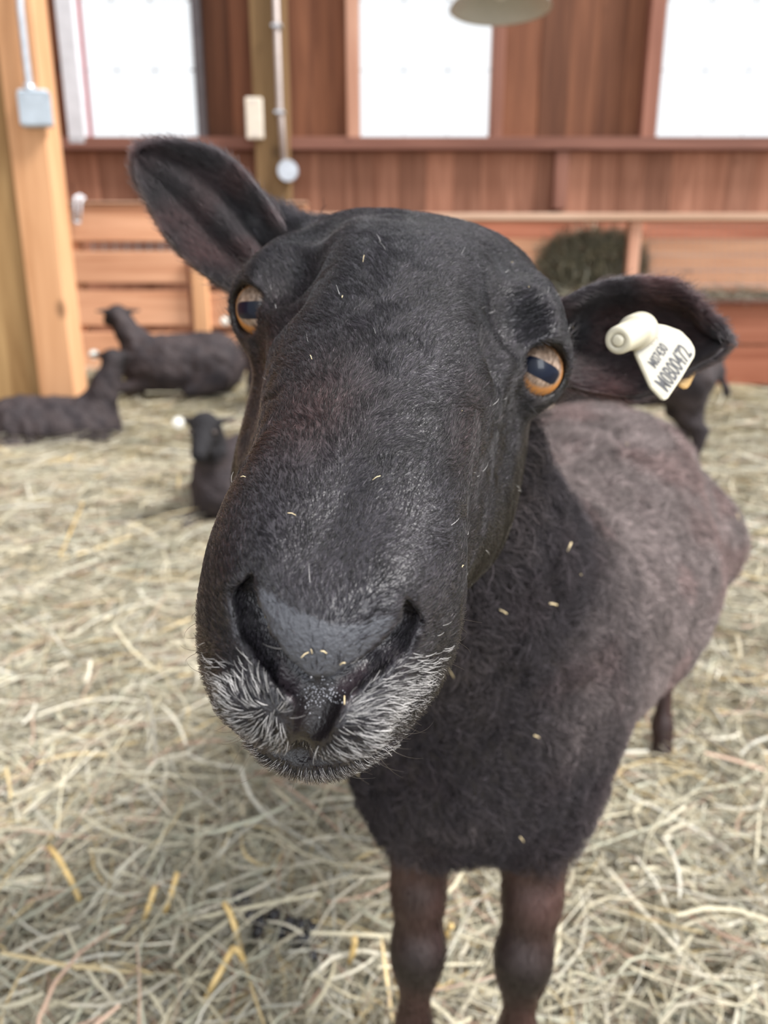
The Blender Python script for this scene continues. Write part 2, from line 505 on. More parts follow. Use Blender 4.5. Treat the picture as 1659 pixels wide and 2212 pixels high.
STREAK = c2w(pc(1140, 1490, .60))  # shade in the gaps between wool clumps, painted as a dark streak
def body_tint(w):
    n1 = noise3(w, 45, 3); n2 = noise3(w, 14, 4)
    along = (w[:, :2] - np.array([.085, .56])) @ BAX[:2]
    front = 1 - smooth(along, -.05, .15)  # dark chest wool, with the head's shadow painted into the tint
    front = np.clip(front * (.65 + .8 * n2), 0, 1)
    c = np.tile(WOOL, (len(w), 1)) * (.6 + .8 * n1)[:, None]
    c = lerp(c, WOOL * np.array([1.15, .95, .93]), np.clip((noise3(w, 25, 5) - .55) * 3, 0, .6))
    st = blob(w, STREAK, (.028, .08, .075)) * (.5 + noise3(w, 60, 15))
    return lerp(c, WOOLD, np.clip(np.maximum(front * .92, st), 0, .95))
def leg_tint(w):
    n1 = noise3(w, 40, 6)
    c = np.tile(LEGC, (len(w), 1)) * (.5 + 1.0 * n1)[:, None]
    k = np.exp(-((w[:, 2] - .185) / .035) ** 2) * (w[:, 1] < .56)
    return lerp(c, np.array([.008, .006, .007]), k * .9)
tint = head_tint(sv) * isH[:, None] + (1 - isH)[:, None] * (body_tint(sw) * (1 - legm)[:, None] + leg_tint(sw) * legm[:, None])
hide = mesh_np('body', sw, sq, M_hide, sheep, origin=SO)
# bare, damp skin of the nose pad
pj = project(sv)
def inpoly(pts, poly):
    x, y = pts[:, 0], pts[:, 1]; ins = np.zeros(len(pts), bool); j = len(poly) - 1
    for i in range(len(poly)):
        xi, yi = poly[i]; xj, yj = poly[j]
        c = ((yi > y) != (yj > y)) & (x < (xj - xi) * (y - yi) / (yj - yi + 1e-9) + xi)
        ins ^= c; j = i
    return ins
PADQ = np.array([(560, 1275), (600, 1290), (640, 1320), (705, 1345), (770, 1350), (820, 1335), (848, 1325), (850, 1350), (790, 1412), (740, 1447), (690, 1490), (640, 1450), (600, 1385), (566, 1335)], float)
pad = inpoly(pj, PADQ) & (sv[:, 2] < .24)
lipb = inpoly(pj, np.array([(600, 1400), (640, 1465), (690, 1500), (745, 1460), (800, 1425), (770, 1500), (720, 1560), (665, 1600), (640, 1600), (640, 1540), (600, 1470)], float)) & (sv[:, 2] < .25)
tint[pad] = np.array([.036, .037, .044])
tint[lipb] = np.array([.018, .013, .016])
dens_head = isH.copy()
dens_head *= np.where(pad, .10, 1) * np.where(lipb, .12, 1)
edark = np.minimum(np.linalg.norm(sv - EYE_L, axis=1), np.linalg.norm(sv - EYE_RT, axis=1))
dens_head *= np.where(edark < EYE_R + .0002, 0, 1)
hn = np.nonzero(near)[0]; dm = np.minimum(chain(sv[hn], MOUTH, .002), chain(sv[hn], PHIL, .002)); dens_head[hn] *= smooth(dm, .0006, .0022)
tint[hn] = lerp(tint[hn], np.array([.006, .004, .005]), 1 - smooth(dm, .0002, .0022))  # shade inside the mouth and philtrum grooves painted near-black
tint = lerp(tint, np.array([.006, .0045, .0045]), 1 - smooth(edark, EYE_R + .0022, EYE_R + .004))
vcol(hide.data, 'tint', tint)

def comb_head(p, n):
    q = (p - E) @ HR.T
    tuft = np.stack([noise3(p, 130, 51), noise3(p, 130, 52), noise3(p, 130, 53)], 1) - .5
    sx = np.tanh(q[:, 0] / .02)[:, None]
    d = -UX + .75 * sx * XX
    mz = smooth(q[:, 1], .125, .165)[:, None] * smooth(-q[:, 2], .0, .03)[:, None]   # lips: down and outwards
    dl = -WX * .55 + 1.0 * sx * XX
    d = d * (1 - mz) + dl * mz
    ck = smooth(-q[:, 2], .01, .06)[:, None] * (1 - mz)
    d = d * (1 - ck) + (-UX * .5 - WX * .9) * ck + (1.3 - .9 * mz) * tuft
    return tangent(d, n)
if FUR:
    nH = 230000
    p, n = sample(sv, sn, sq, dens_head * np.where(sv[:, 2] < .42, 1.0, .5), nH)
    q = (p - E) @ HR.T
    d = comb_head(p, n)
    crown = smooth(-q[:, 1], .03, .10)
    L = .0034 + .0042 * crown + .0012 * smooth(q[:, 0] ** 2, .02 ** 2, .05 ** 2)
    muz = smooth(q[:, 1], .12, .16)
    lips = smooth(q[:, 1], .125, .155) * smooth(-q[:, 2], .004, .03)
    mpx = np.array([(400, 1480), (468, 1520), (508, 1580), (549, 1610), (609, 1624), (650, 1632), (699, 1636), (755, 1636), (804, 1622), (862, 1586), (912, 1530), (1000, 1450)], float)
    pxy = project(p); above = pxy[:, 1] < np.interp(pxy[:, 0], mpx[:, 0], mpx[:, 1])
    dmh = np.full(nH, 1.0); mm = np.linalg.norm(p - hl(0, .17, -.04), axis=1) < .09; dmh[mm] = chain(p[mm], MOUTH, .002); dmh[~above] = 1.0
    L = L * (1 - .35 * muz) * (1 + .75 * lips) * rng.uniform(.6, 1.3, nH) * (.3 + .7 * smooth(dmh, .0005, .008))
    lift = (.36 + .42 * crown + .50 * lips)[:, None, None]
    tn = head_tint(p) * np.exp(rng.normal(-1.2, 1.2, nH))[:, None]
    # white hairs: thick on the lips and chin, scattered elsewhere
    wl = np.where(p[:, 2] < .30, smooth(pxy[:, 1] + .12 * np.abs(pxy[:, 0] - 690), 1400, 1560), 0) * .46 * smooth(q[:, 1], .09, .13) + .0004
    wl = wl * np.where(np.abs(pxy[:, 0] - 690 + (pxy[:, 1] - 1450) * .25) < 55 * smooth(-pxy[:, 1], -1640, -1500), .15, 1)
    wl = np.where(above, wl, wl * 1.8)
    wl = np.minimum(wl * (.45 + 1.1 * noise3(p, 55, 9)), .8)
    gry = rng.random(nH) < wl
    k = 4
    P = strands(p, n, d, L, k, lift, .3, .16)
    def over_gap(P):                # hairs never bridge the mouth, the philtrum or the nostrils
        bad = np.zeros(len(P), bool)
        i = np.nonzero(np.linalg.norm(P[:, 0] - hl(0, .17, -.03), axis=1) < .09)[0]
        for c in range(P.shape[1]):
            g = np.minimum(chain(P[i, c], MOUTH, .002), chain(P[i, c], PHIL, .002))
            for kk in 'lr': g = np.minimum(g, chain(P[i, c], NOSTRIL[kk], .002))
            bad[i] |= g < -.0003
        return ~bad
    ok = over_gap(P)
    R = np.linspace(1, .25, k)[None] * np.full((nH, 1), .000125)
    hair('face_fur', c2w(P[ok]), R[ok], tn[ok], M_fur, sheep, SO)
    i = np.nonzero(gry)[0]
    P = strands(p[i], n[i], d[i], rng.uniform(.0026, .0056, len(i)) * (.35 + .65 * smooth(dmh[i], .0005, .008)), 5, .80, .45, .22)
    ok = over_gap(P)
    hair('white_lip_hairs', c2w(P[ok]), np.linspace(1, .3, 5)[None] * np.full((ok.sum(), 1), .000058), np.array([.56, .54, .53]) * rng.uniform(.2, 1.15, (ok.sum(), 1)), M_white, sheep, SO)
    # whiskers
    m = (lips > .5)
    i = rng.choice(np.nonzero(m)[0], 130, replace=False)
    P = strands(p[i], n[i], d[i], rng.uniform(.007, .018, len(i)), 6, 1.05, .5, .3)
    hair('whiskers', c2w(P), np.linspace(1, .2, 6)[None] * np.full((len(i), 1), .00009), np.tile([.02, .016, .016], (len(i), 1)), M_fur, sheep, SO)
    # lashes and long hairs under the eyes
    i = rng.choice(np.nonzero((edark[:] < EYE_R + .009) & (edark > EYE_R + .0015))[0], 420, replace=False)
    dd = tangent(comb_head(sv[i], sn[i]), sn[i])
    P = strands(sv[i], sn[i], dd, rng.uniform(.006, .015, len(i)), 5, .9, .5, .4)
    hair('lashes', c2w(P), np.linspace(1, .2, 5)[None] * np.full((len(i), 1), .00007), np.tile([.015, .012, .013], (len(i), 1)), M_fur, sheep, SO)
    # fleece
    nB = 240000
    wd = np.where(isH > .5, 0, 1 - isH) * (1 - legm) * np.where(sw[:, 1] > .75, .8, 1.2)
    p, n = sample(sw, snw, sq, wd, nB)
    cl = np.stack([noise3(p, 130, 11), noise3(p, 130, 12), noise3(p, 130, 13)], 1) - .5
    d = tangent(np.array([0, 0, -1.]) + .6 * BAX + 5.0 * cl, n)
    L = (.006 + .008 * noise3(p, 60, 14)) * rng.uniform(.6, 1.2, nB)
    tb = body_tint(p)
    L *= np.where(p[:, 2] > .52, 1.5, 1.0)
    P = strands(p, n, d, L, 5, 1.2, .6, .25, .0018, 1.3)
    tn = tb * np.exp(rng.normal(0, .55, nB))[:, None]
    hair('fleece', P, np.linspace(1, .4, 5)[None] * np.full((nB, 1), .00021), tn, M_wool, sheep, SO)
    # short leg hair
    nL = 26000
    p, n = sample(sw, snw, sq, legm * (1 - isH), nL)
    d = tangent(np.array([0, 0, -1.]) + 0 * p, n)
    P = strands(p, n, d, rng.uniform(.004, .009, nL), 4, .35, .2, .2)
    hair('leg_hair', P, np.linspace(1, .3, 4)[None] * np.full((nL, 1), .00014), leg_tint(p) * rng.uniform(.2, .8, nL)[:, None], M_fur, sheep, SO)

# bits of hay caught in the coat, wet grains under the nose
M_fleck = plain('hay_fleck', (.62, .50, .30), .6, noise=.2, scale=200)
def flecks(name, spots, mat, Lr, r, label):
    bm = bmesh.new()
    for c, n in spots:
        d = tangent(rng.normal(size=(1, 3)), n[None])[0]; l_ = rng.uniform(*Lr)
        a = c + n * .0012 - d * l_ / 2; b_ = c + n * rng.uniform(.001, .003) + d * l_ / 2
        tube(bm, [c2w(a) - SO, c2w((a + b_) / 2) + np.array([0, 0, .0003]) - SO, c2w(b_) - SO], r * rng.uniform(.6, 1.3), 5)
    o = obj_bm(name, bm, mat, sheep, smooth=True); o['label'] = label; o['kind'] = 'stuff'
vis = np.nonzero((sn * -sv).sum(1) / np.linalg.norm(sv, axis=1) > .25)[0]
hv = vis[isH[vis] > .9]
sel = list(rng.choice(hv, 14)); sel += list(rng.choice(np.nonzero(pad)[0], 14))
flecks('hay_flecks', [(sv[i], sn[i]) for i in sel], M_fleck, (.0008, .0028), .00013, 'tiny bits of hay stuck to the face')
bv = vis[(isH[vis] < .1) & (legm[vis] < .1)]
flecks('hay_flecks', [(sv[i] + sn[i] * .007, sn[i]) for i in rng.choice(bv, 14)], M_fleck, (.004, .010), .0005, 'bits of hay caught in the fleece')
M_wet = plain('wet_grain', (.20, .20, .22), .08)
bm = bmesh.new()
for _ in range(130):
    px_, py_ = rng.normal(688, 24), rng.normal(1500, 16)
    h_ = ray_hit(head, px_, py_)
    bmesh.ops.create_icosphere(bm, subdivisions=1, radius=rng.uniform(.00012, .00034), matrix=Matrix.Translation(Vector(c2w(h_) - SO)))
o = obj_bm('wet_grains', bm, M_wet, sheep, smooth=True); o['label'] = 'wet white grains under the nose'; o['kind'] = 'stuff'

# ------------------------------------------------------------------ eyes
def eye_mat(name):
    m, nt, b = new_mat(name)
    tc = N_(nt, 'ShaderNodeTexCoord'); sp = N_(nt, 'ShaderNodeSeparateXYZ')
    nt.links.new(tc.outputs['Object'], sp.inputs[0])
    def mth(op, a, b_=None, c=None):
        n = N_(nt, 'ShaderNodeMath', operation=op)
        for k, vv in enumerate((a, b_, c)):
            if vv is None: continue
            if isinstance(vv, (int, float)): n.inputs[k].default_value = vv
            else: nt.links.new(vv, n.inputs[k])
        return n.outputs[0]
    x, y, z = sp.outputs                                  # x along the pupil, z up, y out of the eye (unit sphere)
    ax = mth('POWER', mth('ABSOLUTE', mth('DIVIDE', x, .58)), 4.0)
    az = mth('POWER', mth('ABSOLUTE', mth('DIVIDE', z, .25)), 4.0)
    rp = mth('ADD', ax, az)
    nz = N_(nt, 'ShaderNodeTexNoise'); nz.inputs['Scale'].default_value = 4; nz.inputs['Detail'].default_value = 5
    mp = N_(nt, 'ShaderNodeMapping'); mp.inputs['Scale'].default_value = (3, 1, 1.4)
    nt.links.new(tc.outputs['Object'], mp.inputs[0]); nt.links.new(mp.outputs[0], nz.inputs['Vector'])
    iris = ramp(nt, nz.outputs[0], [(.3, (.10, .065, .045)), (.5, (.19, .13, .095)), (.72, (.30, .22, .17))])
    # amber rim
    rr = mth('SQRT', mth('ADD', mth('POWER', x, 2.0), mth('POWER', z, 2.0)))
    low = mth('MULTIPLY', mth('MAXIMUM', 0.0, mth('MULTIPLY', z, -1.0)), .45)
    rimf = mth('MINIMUM', 1.0, mth('MAXIMUM', 0.0, mth('MULTIPLY', mth('SUBTRACT', mth('ADD', rr, low), .60), 6.0)))
    mx = N_(nt, 'ShaderNodeMix', data_type='RGBA'); mx.inputs[7].default_value = (.40, .17, .05, 1)
    nt.links.new(rimf, mx.inputs[0]); nt.links.new(iris, mx.inputs[6])
    pf = mth('MAXIMUM', 0.0, mth('MINIMUM', 1.0, mth('MULTIPLY', mth('SUBTRACT', 1.25, rp), 2.0)))
    mx2 = N_(nt, 'ShaderNodeMix', data_type='RGBA'); mx2.inputs[7].default_value = (.0008, .003, .012, 1)
    nt.links.new(pf, mx2.inputs[0]); nt.links.new(mx.outputs[2], mx2.inputs[6])
    nt.links.new(mx2.outputs[2], b.inputs['Base Color'])
    b.inputs['Roughness'].default_value = .35
    b.inputs['Specular IOR Level'].default_value = .15; b.inputs['Coat Weight'].default_value = .32; b.inputs['Coat Roughness'].default_value = .02; b.inputs['Coat IOR'].default_value = 1.4
    return m
M_eye = eye_mat('sheep_eye')
def make_eye(c, ax, up_px):
    bm = bmesh.new(); bmesh.ops.create_uvsphere(bm, u_segments=48, v_segments=32, radius=1.0)
    o = obj_bm('eye', bm, M_eye, sheep, smooth=True)
    axw = c2w(ax) - np.array([0, 0, H]); upw = c2w(up_px) - np.array([0, 0, H])
    y = axw / np.linalg.norm(axw); x = np.cross(y, upw); x /= np.linalg.norm(x); z = np.cross(x, y)
    Mx = Matrix(((x[0], y[0], z[0]), (x[1], y[1], z[1]), (x[2], y[2], z[2]))).to_4x4()
    o.matrix_local = Matrix.Translation(Vector(c2w(c) - SO)) @ Mx @ Matrix.Scale(EYE_R, 4)
    o['label'] = 'amber eye with a dark blue horizontal pupil'
    return o
make_eye(EYE_L, AX_L, np.array([.10, .99, 0]))
make_eye(EYE_RT, AX_R, np.array([.40, .92, 0]))

# ------------------------------------------------------------------ ears
def curve_px(pts, k):
    pts = np.asarray(pts, float)
    s = np.r_[0, np.cumsum(np.linalg.norm(np.diff(pts, axis=0), axis=1))]; s /= s[-1]
    t = np.linspace(0, 1, k)
    return np.stack(spl(t, np.c_[s, pts]), 1)
def make_ear(up, low, depth_fn, tipw):
    nu, nv = 46, 30
    U, Lo = curve_px(up, nu), curve_px(low, nu)
    T, V = np.meshgrid(np.linspace(0, 1, nu), np.linspace(-1, 1, nv), indexing='ij')
    px = Lo[:, None, :] * (1 - V[..., None]) / 2 + U[:, None, :] * (1 + V[..., None]) / 2
    D = depth_fn(T, V)
    P = np.stack([(px[..., 0] - CX) / F * D, (CY - px[..., 1]) / F * D, D], -1)
    du = np.gradient(P, axis=0); dv = np.gradient(P, axis=1)
    n = np.cross(du, dv); n /= np.linalg.norm(n, axis=-1, keepdims=True) + 1e-12
    n *= -np.sign(n[..., 2:3])
    n[np.isnan(n)] = 0
    th = .0022 * (1 - .75 * np.maximum(np.abs(V) ** 6, T ** 8))[..., None] + .0002
    Fr = P + n * th * .5; Bk = P - n * th
    v = np.concatenate([Fr.reshape(-1, 3), Bk.reshape(-1, 3)])
    idx = np.arange(nu * nv).reshape(nu, nv)
    q = np.stack([idx[:-1, :-1], idx[1:, :-1], idx[1:, 1:], idx[:-1, 1:]], -1).reshape(-1, 4)
    qb = q[:, ::-1] + nu * nv
    rim = []
    ring = list(idx[:, 0]) + list(idx[-1, 1:]) + list(idx[-2::-1, -1]) + list(idx[0, -2:0:-1])
    for a, b in zip(ring, ring[1:] + ring[:1]): rim.append((a, a + nu * nv, b + nu * nv, b))
    quads = np.concatenate([q, qb, np.array(rim)])
    nn = np.concatenate([n.reshape(-1, 3), -n.reshape(-1, 3)])
    return v, quads, nn, (T, V, du)
def ear_tint(p, base):
    n1 = noise3(p, 50, 21); n2 = noise3(p, 120, 22)
    c = lerp(np.tile(np.array([.020, .0155, .018]), (len(p), 1)), np.array([.065, .030, .030]), np.clip((n1 - .35) * 1.6, 0, .8))
    return c * (.7 + .6 * n2)[:, None]
def add_ear(v, quads, nn, label, count):
    vw = c2w(v)
    o = mesh_np('ear', vw, quads, M_hide, sheep, origin=SO)
    o['label'] = label
    vcol(o.data, 'tint', ear_tint(v, 0))
    if FUR:
        p, n = sample(v, nn, quads, np.ones(len(v)), count)
        out = (v[quads[40]] * 0).sum(0)
        d = ear_dir(p)
        d = tangent(d + .5 * (np.stack([noise3(p, 60, 31), noise3(p, 60, 32), noise3(p, 60, 33)], 1) - .5), n)
        P = strands(p, n, d, rng.uniform(.0035, .009, count), 4, .7, .35, .25)
        hair('ear_fur', c2w(P), np.linspace(1, .3, 4)[None] * np.full((count, 1), .00013), ear_tint(p, 0) * np.exp(rng.normal(-.9, .8, (count, 1))), M_fur, o, SO)
    return o
def dl(T, V):
    g = np.exp(-((V - .42) / .22) ** 2) * .009 - np.exp(-((V - .02) / .16) ** 2) * .004 + np.exp(-((V + .30) / .16) ** 2) * .003
    fade = np.clip(1.25 - T, 0, 1) * (.35 + .65 * np.clip(T * 5, 0, 1))
    return .414 + .018 * T + .006 * (1 - V ** 2) * fade + g * 1.35 * fade * np.clip(1.15 - T, 0, 1) - .002 * np.abs(V) ** 3
ear_dir = lambda p: np.tile(pc(300, 320, .43) - pc(560, 550, .412), (len(p), 1)) / .08
v, quads, nn, _ = make_ear([(650, 545), (618, 490), (592, 448), (555, 398), (510, 350), (450, 318), (390, 308), (330, 310), (302, 322), (293, 338)],
                           [(575, 670), (545, 652), (510, 636), (450, 600), (400, 560), (355, 505), (320, 440), (298, 390), (291, 355), (292, 341)], dl, 0)
add_ear(v, quads, nn, 'raised black ear, cupped and furry', 42000)
def dr(T, V):
    fold = np.exp(-((V - .78) / .22) ** 2) * .016 * np.clip(1.1 - T * .6, 0, 1)
    cup = .030 * (1 - V ** 2) * np.clip(1.2 - T, 0, 1) * (.5 + .5 * np.clip(T * 4, 0, 1))
    return .398 + .004 * T + cup - fold * .6 + np.exp(-((V + .35) / .15) ** 2) * .004 * np.clip(1 - T, 0, 1)
ear_dir = lambda p: np.tile(pc(1560, 735, .40) - pc(1220, 730, .40), (len(p), 1)) / .08
v, quads, nn, _ = make_ear([(1205, 652), (1240, 630), (1290, 611), (1340, 600), (1400, 597), (1450, 606), (1500, 642), (1535, 684), (1560, 714), (1567, 732)],
                           [(1185, 800), (1212, 822), (1245, 837), (1300, 849), (1370, 856), (1420, 842), (1462, 814), (1512, 786), (1544, 768), (1562, 750), (1567, 738)], dr, 0)
add_ear(v, quads, nn, 'drooping black ear carrying the tag', 42000)

# ================================================================== BARN
def wood(name, c0, c1, axis=2, scale=1.0, rough=.75, knots=True, grey=0.0):
    m, nt, b = new_mat(name)
    tc = N_(nt, 'ShaderNodeTexCoord'); oi = N_(nt, 'ShaderNodeObjectInfo')
    off = N_(nt, 'ShaderNodeVectorMath', operation='MULTIPLY_ADD')
    cb = N_(nt, 'ShaderNodeCombineXYZ')
    for k in range(3): nt.links.new(oi.outputs['Random'], cb.inputs[k])
    nt.links.new(cb.outputs[0], off.inputs[0]); off.inputs[1].default_value = (37, 53, 71)
    nt.links.new(tc.outputs['Object'], off.inputs[2])
    mp = N_(nt, 'ShaderNodeMapping'); s = [9 * scale] * 3; s[axis] = .7 * scale; mp.inputs['Scale'].default_value = s
    nt.links.new(off.outputs[0], mp.inputs[0])
    n1 = N_(nt, 'ShaderNodeTexNoise'); n1.inputs['Scale'].default_value = 1.6; n1.inputs['Detail'].default_value = 6; n1.inputs['Distortion'].default_value = .6
    nt.links.new(mp.outputs[0], n1.inputs['Vector'])
    col = ramp(nt, n1.outputs[0], [(.28, c0), (.72, c1)])
    hs = N_(nt, 'ShaderNodeHueSaturation')
    mr = N_(nt, 'ShaderNodeMapRange'); mr.inputs[3].default_value = .72; mr.inputs[4].default_value = 1.25
    nt.links.new(oi.outputs['Random'], mr.inputs[0]); nt.links.new(mr.outputs[0], hs.inputs['Value'])
    nt.links.new(col, hs.inputs['Color'])
    out = hs.outputs[0]
    if knots:
        vo = N_(nt, 'ShaderNodeTexVoronoi'); vo.inputs['Scale'].default_value = 2.2
        m2 = N_(nt, 'ShaderNodeMapping'); s2 = [1.6] * 3; s2[axis] = .9; m2.inputs['Scale'].default_value = s2
        nt.links.new(off.outputs[0], m2.inputs[0]); nt.links.new(m2.outputs[0], vo.inputs['Vector'])
        kf = ramp(nt, vo.outputs['Distance'], [(.05, (1, 1, 1)), (.13, (0, 0, 0))])
        mx = N_(nt, 'ShaderNodeMix', data_type='RGBA'); mx.inputs[7].default_value = (*(np.array(c0) * .35), 1)
        ml = N_(nt, 'ShaderNodeMath', operation='MULTIPLY'); ml.inputs[1].default_value = .7
        nt.links.new(kf, ml.inputs[0]); nt.links.new(ml.outputs[0], mx.inputs[0]); nt.links.new(out, mx.inputs[6]); out = mx.outputs[2]
    nt.links.new(out, b.inputs['Base Color'])
    b.inputs['Roughness'].default_value = rough
    b.inputs['Specular IOR Level'].default_value = .3
    bp = N_(nt, 'ShaderNodeBump'); bp.inputs['Strength'].default_value = .25; bp.inputs['Distance'].default_value = .004
    nt.links.new(n1.outputs[0], bp.inputs['Height']); nt.links.new(bp.outputs[0], b.inputs['Normal'])
    return m
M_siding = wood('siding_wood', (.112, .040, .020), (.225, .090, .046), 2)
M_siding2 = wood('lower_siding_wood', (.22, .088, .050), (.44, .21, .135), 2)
M_girt = wood('girt_wood', (.11, .045, .032), (.20, .09, .065), 0)
M_stud = wood('stud_wood', (.19, .075, .05), (.33, .15, .105), 2, knots=False)
M_pale = wood('pale_stud_wood', (.42, .20, .13), (.60, .34, .24), 2, knots=False)
M_post = wood('post_wood', (.15, .085, .035), (.27, .165, .075), 2)
M_orange = wood('orange_post_wood', (.42, .21, .100), (.60, .34, .185), 2, knots=True)
M_olive = wood('weathered_post_wood', (.28, .155, .06), (.52, .33, .15), 2, knots=True)
M_fence = wood('fence_wood', (.50, .235, .13), (.70, .39, .24), 0)
M_cap = wood('rail_wood', (.50, .30, .20), (.68, .47, .35), 0, knots=False)
M_manger = wood('manger_wood', (.27, .085, .045), (.46, .18, .11), 0)
M_whitep = plain('white_paint', (.62, .62, .66), .5, noise=.08, scale=12)
M_dark = plain('dark_painted_frame', (.09, .075, .08), .6, noise=.2)
M_red = plain('red_paint', (.62, .06, .07), .6, noise=.1)
M_zinc = plain('galvanised_metal', (.50, .53, .58), .38, .55, noise=.12, scale=25)
M_conduit = plain('painted_conduit', (.42, .36, .34), .5, .2, noise=.08)
M_plate = plain('cream_plastic', (.72, .64, .54), .5, noise=.05)
M_wire = plain('steel_wire', (.30, .29, .30), .45, .7)
M_box = plain('grey_box_paint', (.46, .53, .60), .45, .2, noise=.12, scale=14)

def beam(name, a, b, mat, parent=None, bev=.004):
    a = np.array(a, float); b = np.array(b, float); lo, hi = np.minimum(a, b), np.maximum(a, b)
    c = (lo + hi) / 2
    bm = bmesh.new(); bx(bm, lo - c, hi - c)
    if bev: bmesh.ops.bevel(bm, geom=bm.edges[:], offset=bev, segments=1, affect='EDGES')
    par = None
    o = obj_bm(name, bm, mat)
    if parent is not None:
        o.parent = parent; o.location = Vector(c) - parent.location
    else: o.location = c
    return o
def wx(px, Y, py=300): return at(px, py, Y)[0]
def wz(py, Y): return at(CX, py, Y)[2]

YW = 6.2
TOP = 3.7
SILL = wz(303, YW)
wall = empty('wall_back', (0, YW, 0), 'reddish board barn wall with three bright windows', None, None, 'structure')
wins = [(wx(185, YW), wx(430, YW)), (wx(776, YW), wx(1060, YW)), (wx(1412, YW), wx(1692, YW))]
WT = 3.35
bw = .205
shared = {}
def plank(x0, x1, z0, z1, mat, dy):
    key = (round(x1 - x0, 4), round(z1 - z0, 4), mat.name)
    if key not in shared:
        bm = bmesh.new(); bx(bm, np.array((-(x1 - x0) / 2 - .001, -.012, -(z1 - z0) / 2)), np.array(((x1 - x0) / 2 + .001, .012, (z1 - z0) / 2)))
        bmesh.ops.bevel(bm, geom=[e for e in bm.edges if abs(e.verts[0].co.z - e.verts[1].co.z) > .1], offset=.004, segments=1, affect='EDGES')
        me = bpy.data.meshes.new('plank'); bm.to_mesh(me); bm.free(); me.materials.append(mat); shared[key] = me
    o = bpy.data.objects.new('plank', shared[key]); COL.objects.link(o); o.parent = wall
    o.location = ((x0 + x1) / 2, dy, (z0 + z1) / 2)
x = -4.6
while x < 4.6:
    dy = random.uniform(-.004, .004)
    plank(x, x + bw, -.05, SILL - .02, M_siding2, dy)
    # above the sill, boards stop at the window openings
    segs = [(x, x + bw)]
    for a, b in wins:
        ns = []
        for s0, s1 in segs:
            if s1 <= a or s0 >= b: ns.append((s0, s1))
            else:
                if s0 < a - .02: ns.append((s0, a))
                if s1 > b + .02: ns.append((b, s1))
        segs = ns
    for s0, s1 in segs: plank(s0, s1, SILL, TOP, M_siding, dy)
    x += bw
for a, b in wins: # boards over the windows
    plank(a, b, WT, TOP, M_siding, 0)

# side wall beyond the left edge of the picture
wl_ = empty('wall_left', (-4.61, 2.6, 0), 'reddish board side wall of the barn', None, None, 'structure')
me_ = None; y_ = -1.0
while y_ < 6.15:
    if me_ is None:
        bm = bmesh.new(); bx(bm, np.array((-.012, -.104, -1.9)), np.array((.012, .104, 1.9)))
        bmesh.ops.bevel(bm, geom=[e for e in bm.edges if abs(e.verts[0].co.z - e.verts[1].co.z) > .1], offset=.004, segments=1, affect='EDGES')
        me_ = bpy.data.meshes.new('plank'); bm.to_mesh(me_); bm.free(); me_.materials.append(M_siding)
    o = bpy.data.objects.new('plank', me_); COL.objects.link(o); o.parent = wl_; o.location = (random.uniform(-.004, .004), y_ + .1025 - 2.6, 1.85)
    y_ += .205

# girt under the windows and the studs
t = beam('trim_1', (-4.6, YW - .13, SILL - .085), (4.6, YW - .015, SILL), M_girt); tag(t, 'horizontal brown girt running under the windows', None, None, 'structure')
def stud(n, p0, p1, py0, py1, Y, mat, label, d=.09):
    z0, z1 = (wz(py0, Y), wz(py1, Y)) if py1 is not None else (wz(py0, Y), TOP)
    o = beam('trim_%d' % n, (wx(p0, Y), Y, z0), (wx(p1, Y), Y + d, z1), mat)
    return tag(o, label, None, None, 'structure')
YS = YW - .11
stud(2, 750, 777, 303, None, YS, M_pale, 'pale stud on the near side of the middle window')
stud(3, 1060, 1084, 303, None, YS, M_stud, 'brown stud beyond the middle window')
stud(4, 1384, 1416, 303, None, YS, M_stud, 'dark brown stud beside the farthest right window')
stud(5, 1202, 1232, 452, 326, YS, M_stud, 'short grey brown stud under the girt')
stud(6, 148, 184, 310, None, YS - .02, M_whitep, 'white painted edge board beside the left window')
stud(7, 428, 446, 303, None, YS, M_dark, 'dark frame strip beside the left window')
M_glass = bpy.data.materials.new('window_glass'); M_glass.use_nodes = True
nt = M_glass.node_tree; nt.nodes.clear()
o_ = N_(nt, 'ShaderNodeOutputMaterial'); tr = N_(nt, 'ShaderNodeBsdfTransparent'); gl = N_(nt, 'ShaderNodeBsdfGlossy'); gl.inputs['Roughness'].default_value = .05
mx_ = N_(nt, 'ShaderNodeMixShader'); fr = N_(nt, 'ShaderNodeFresnel'); fr.inputs[0].default_value = 1.3
nt.links.new(fr.outputs[0], mx_.inputs[0]); nt.links.new(tr.outputs[0], mx_.inputs[1]); nt.links.new(gl.outputs[0], mx_.inputs[2]); nt.links.new(mx_.outputs[0], o_.inputs[0])
labels = ['bright overexposed window nearest the orange post', 'bright overexposed window behind the hanging lamp', 'bright overexposed window at the right edge with red trim']
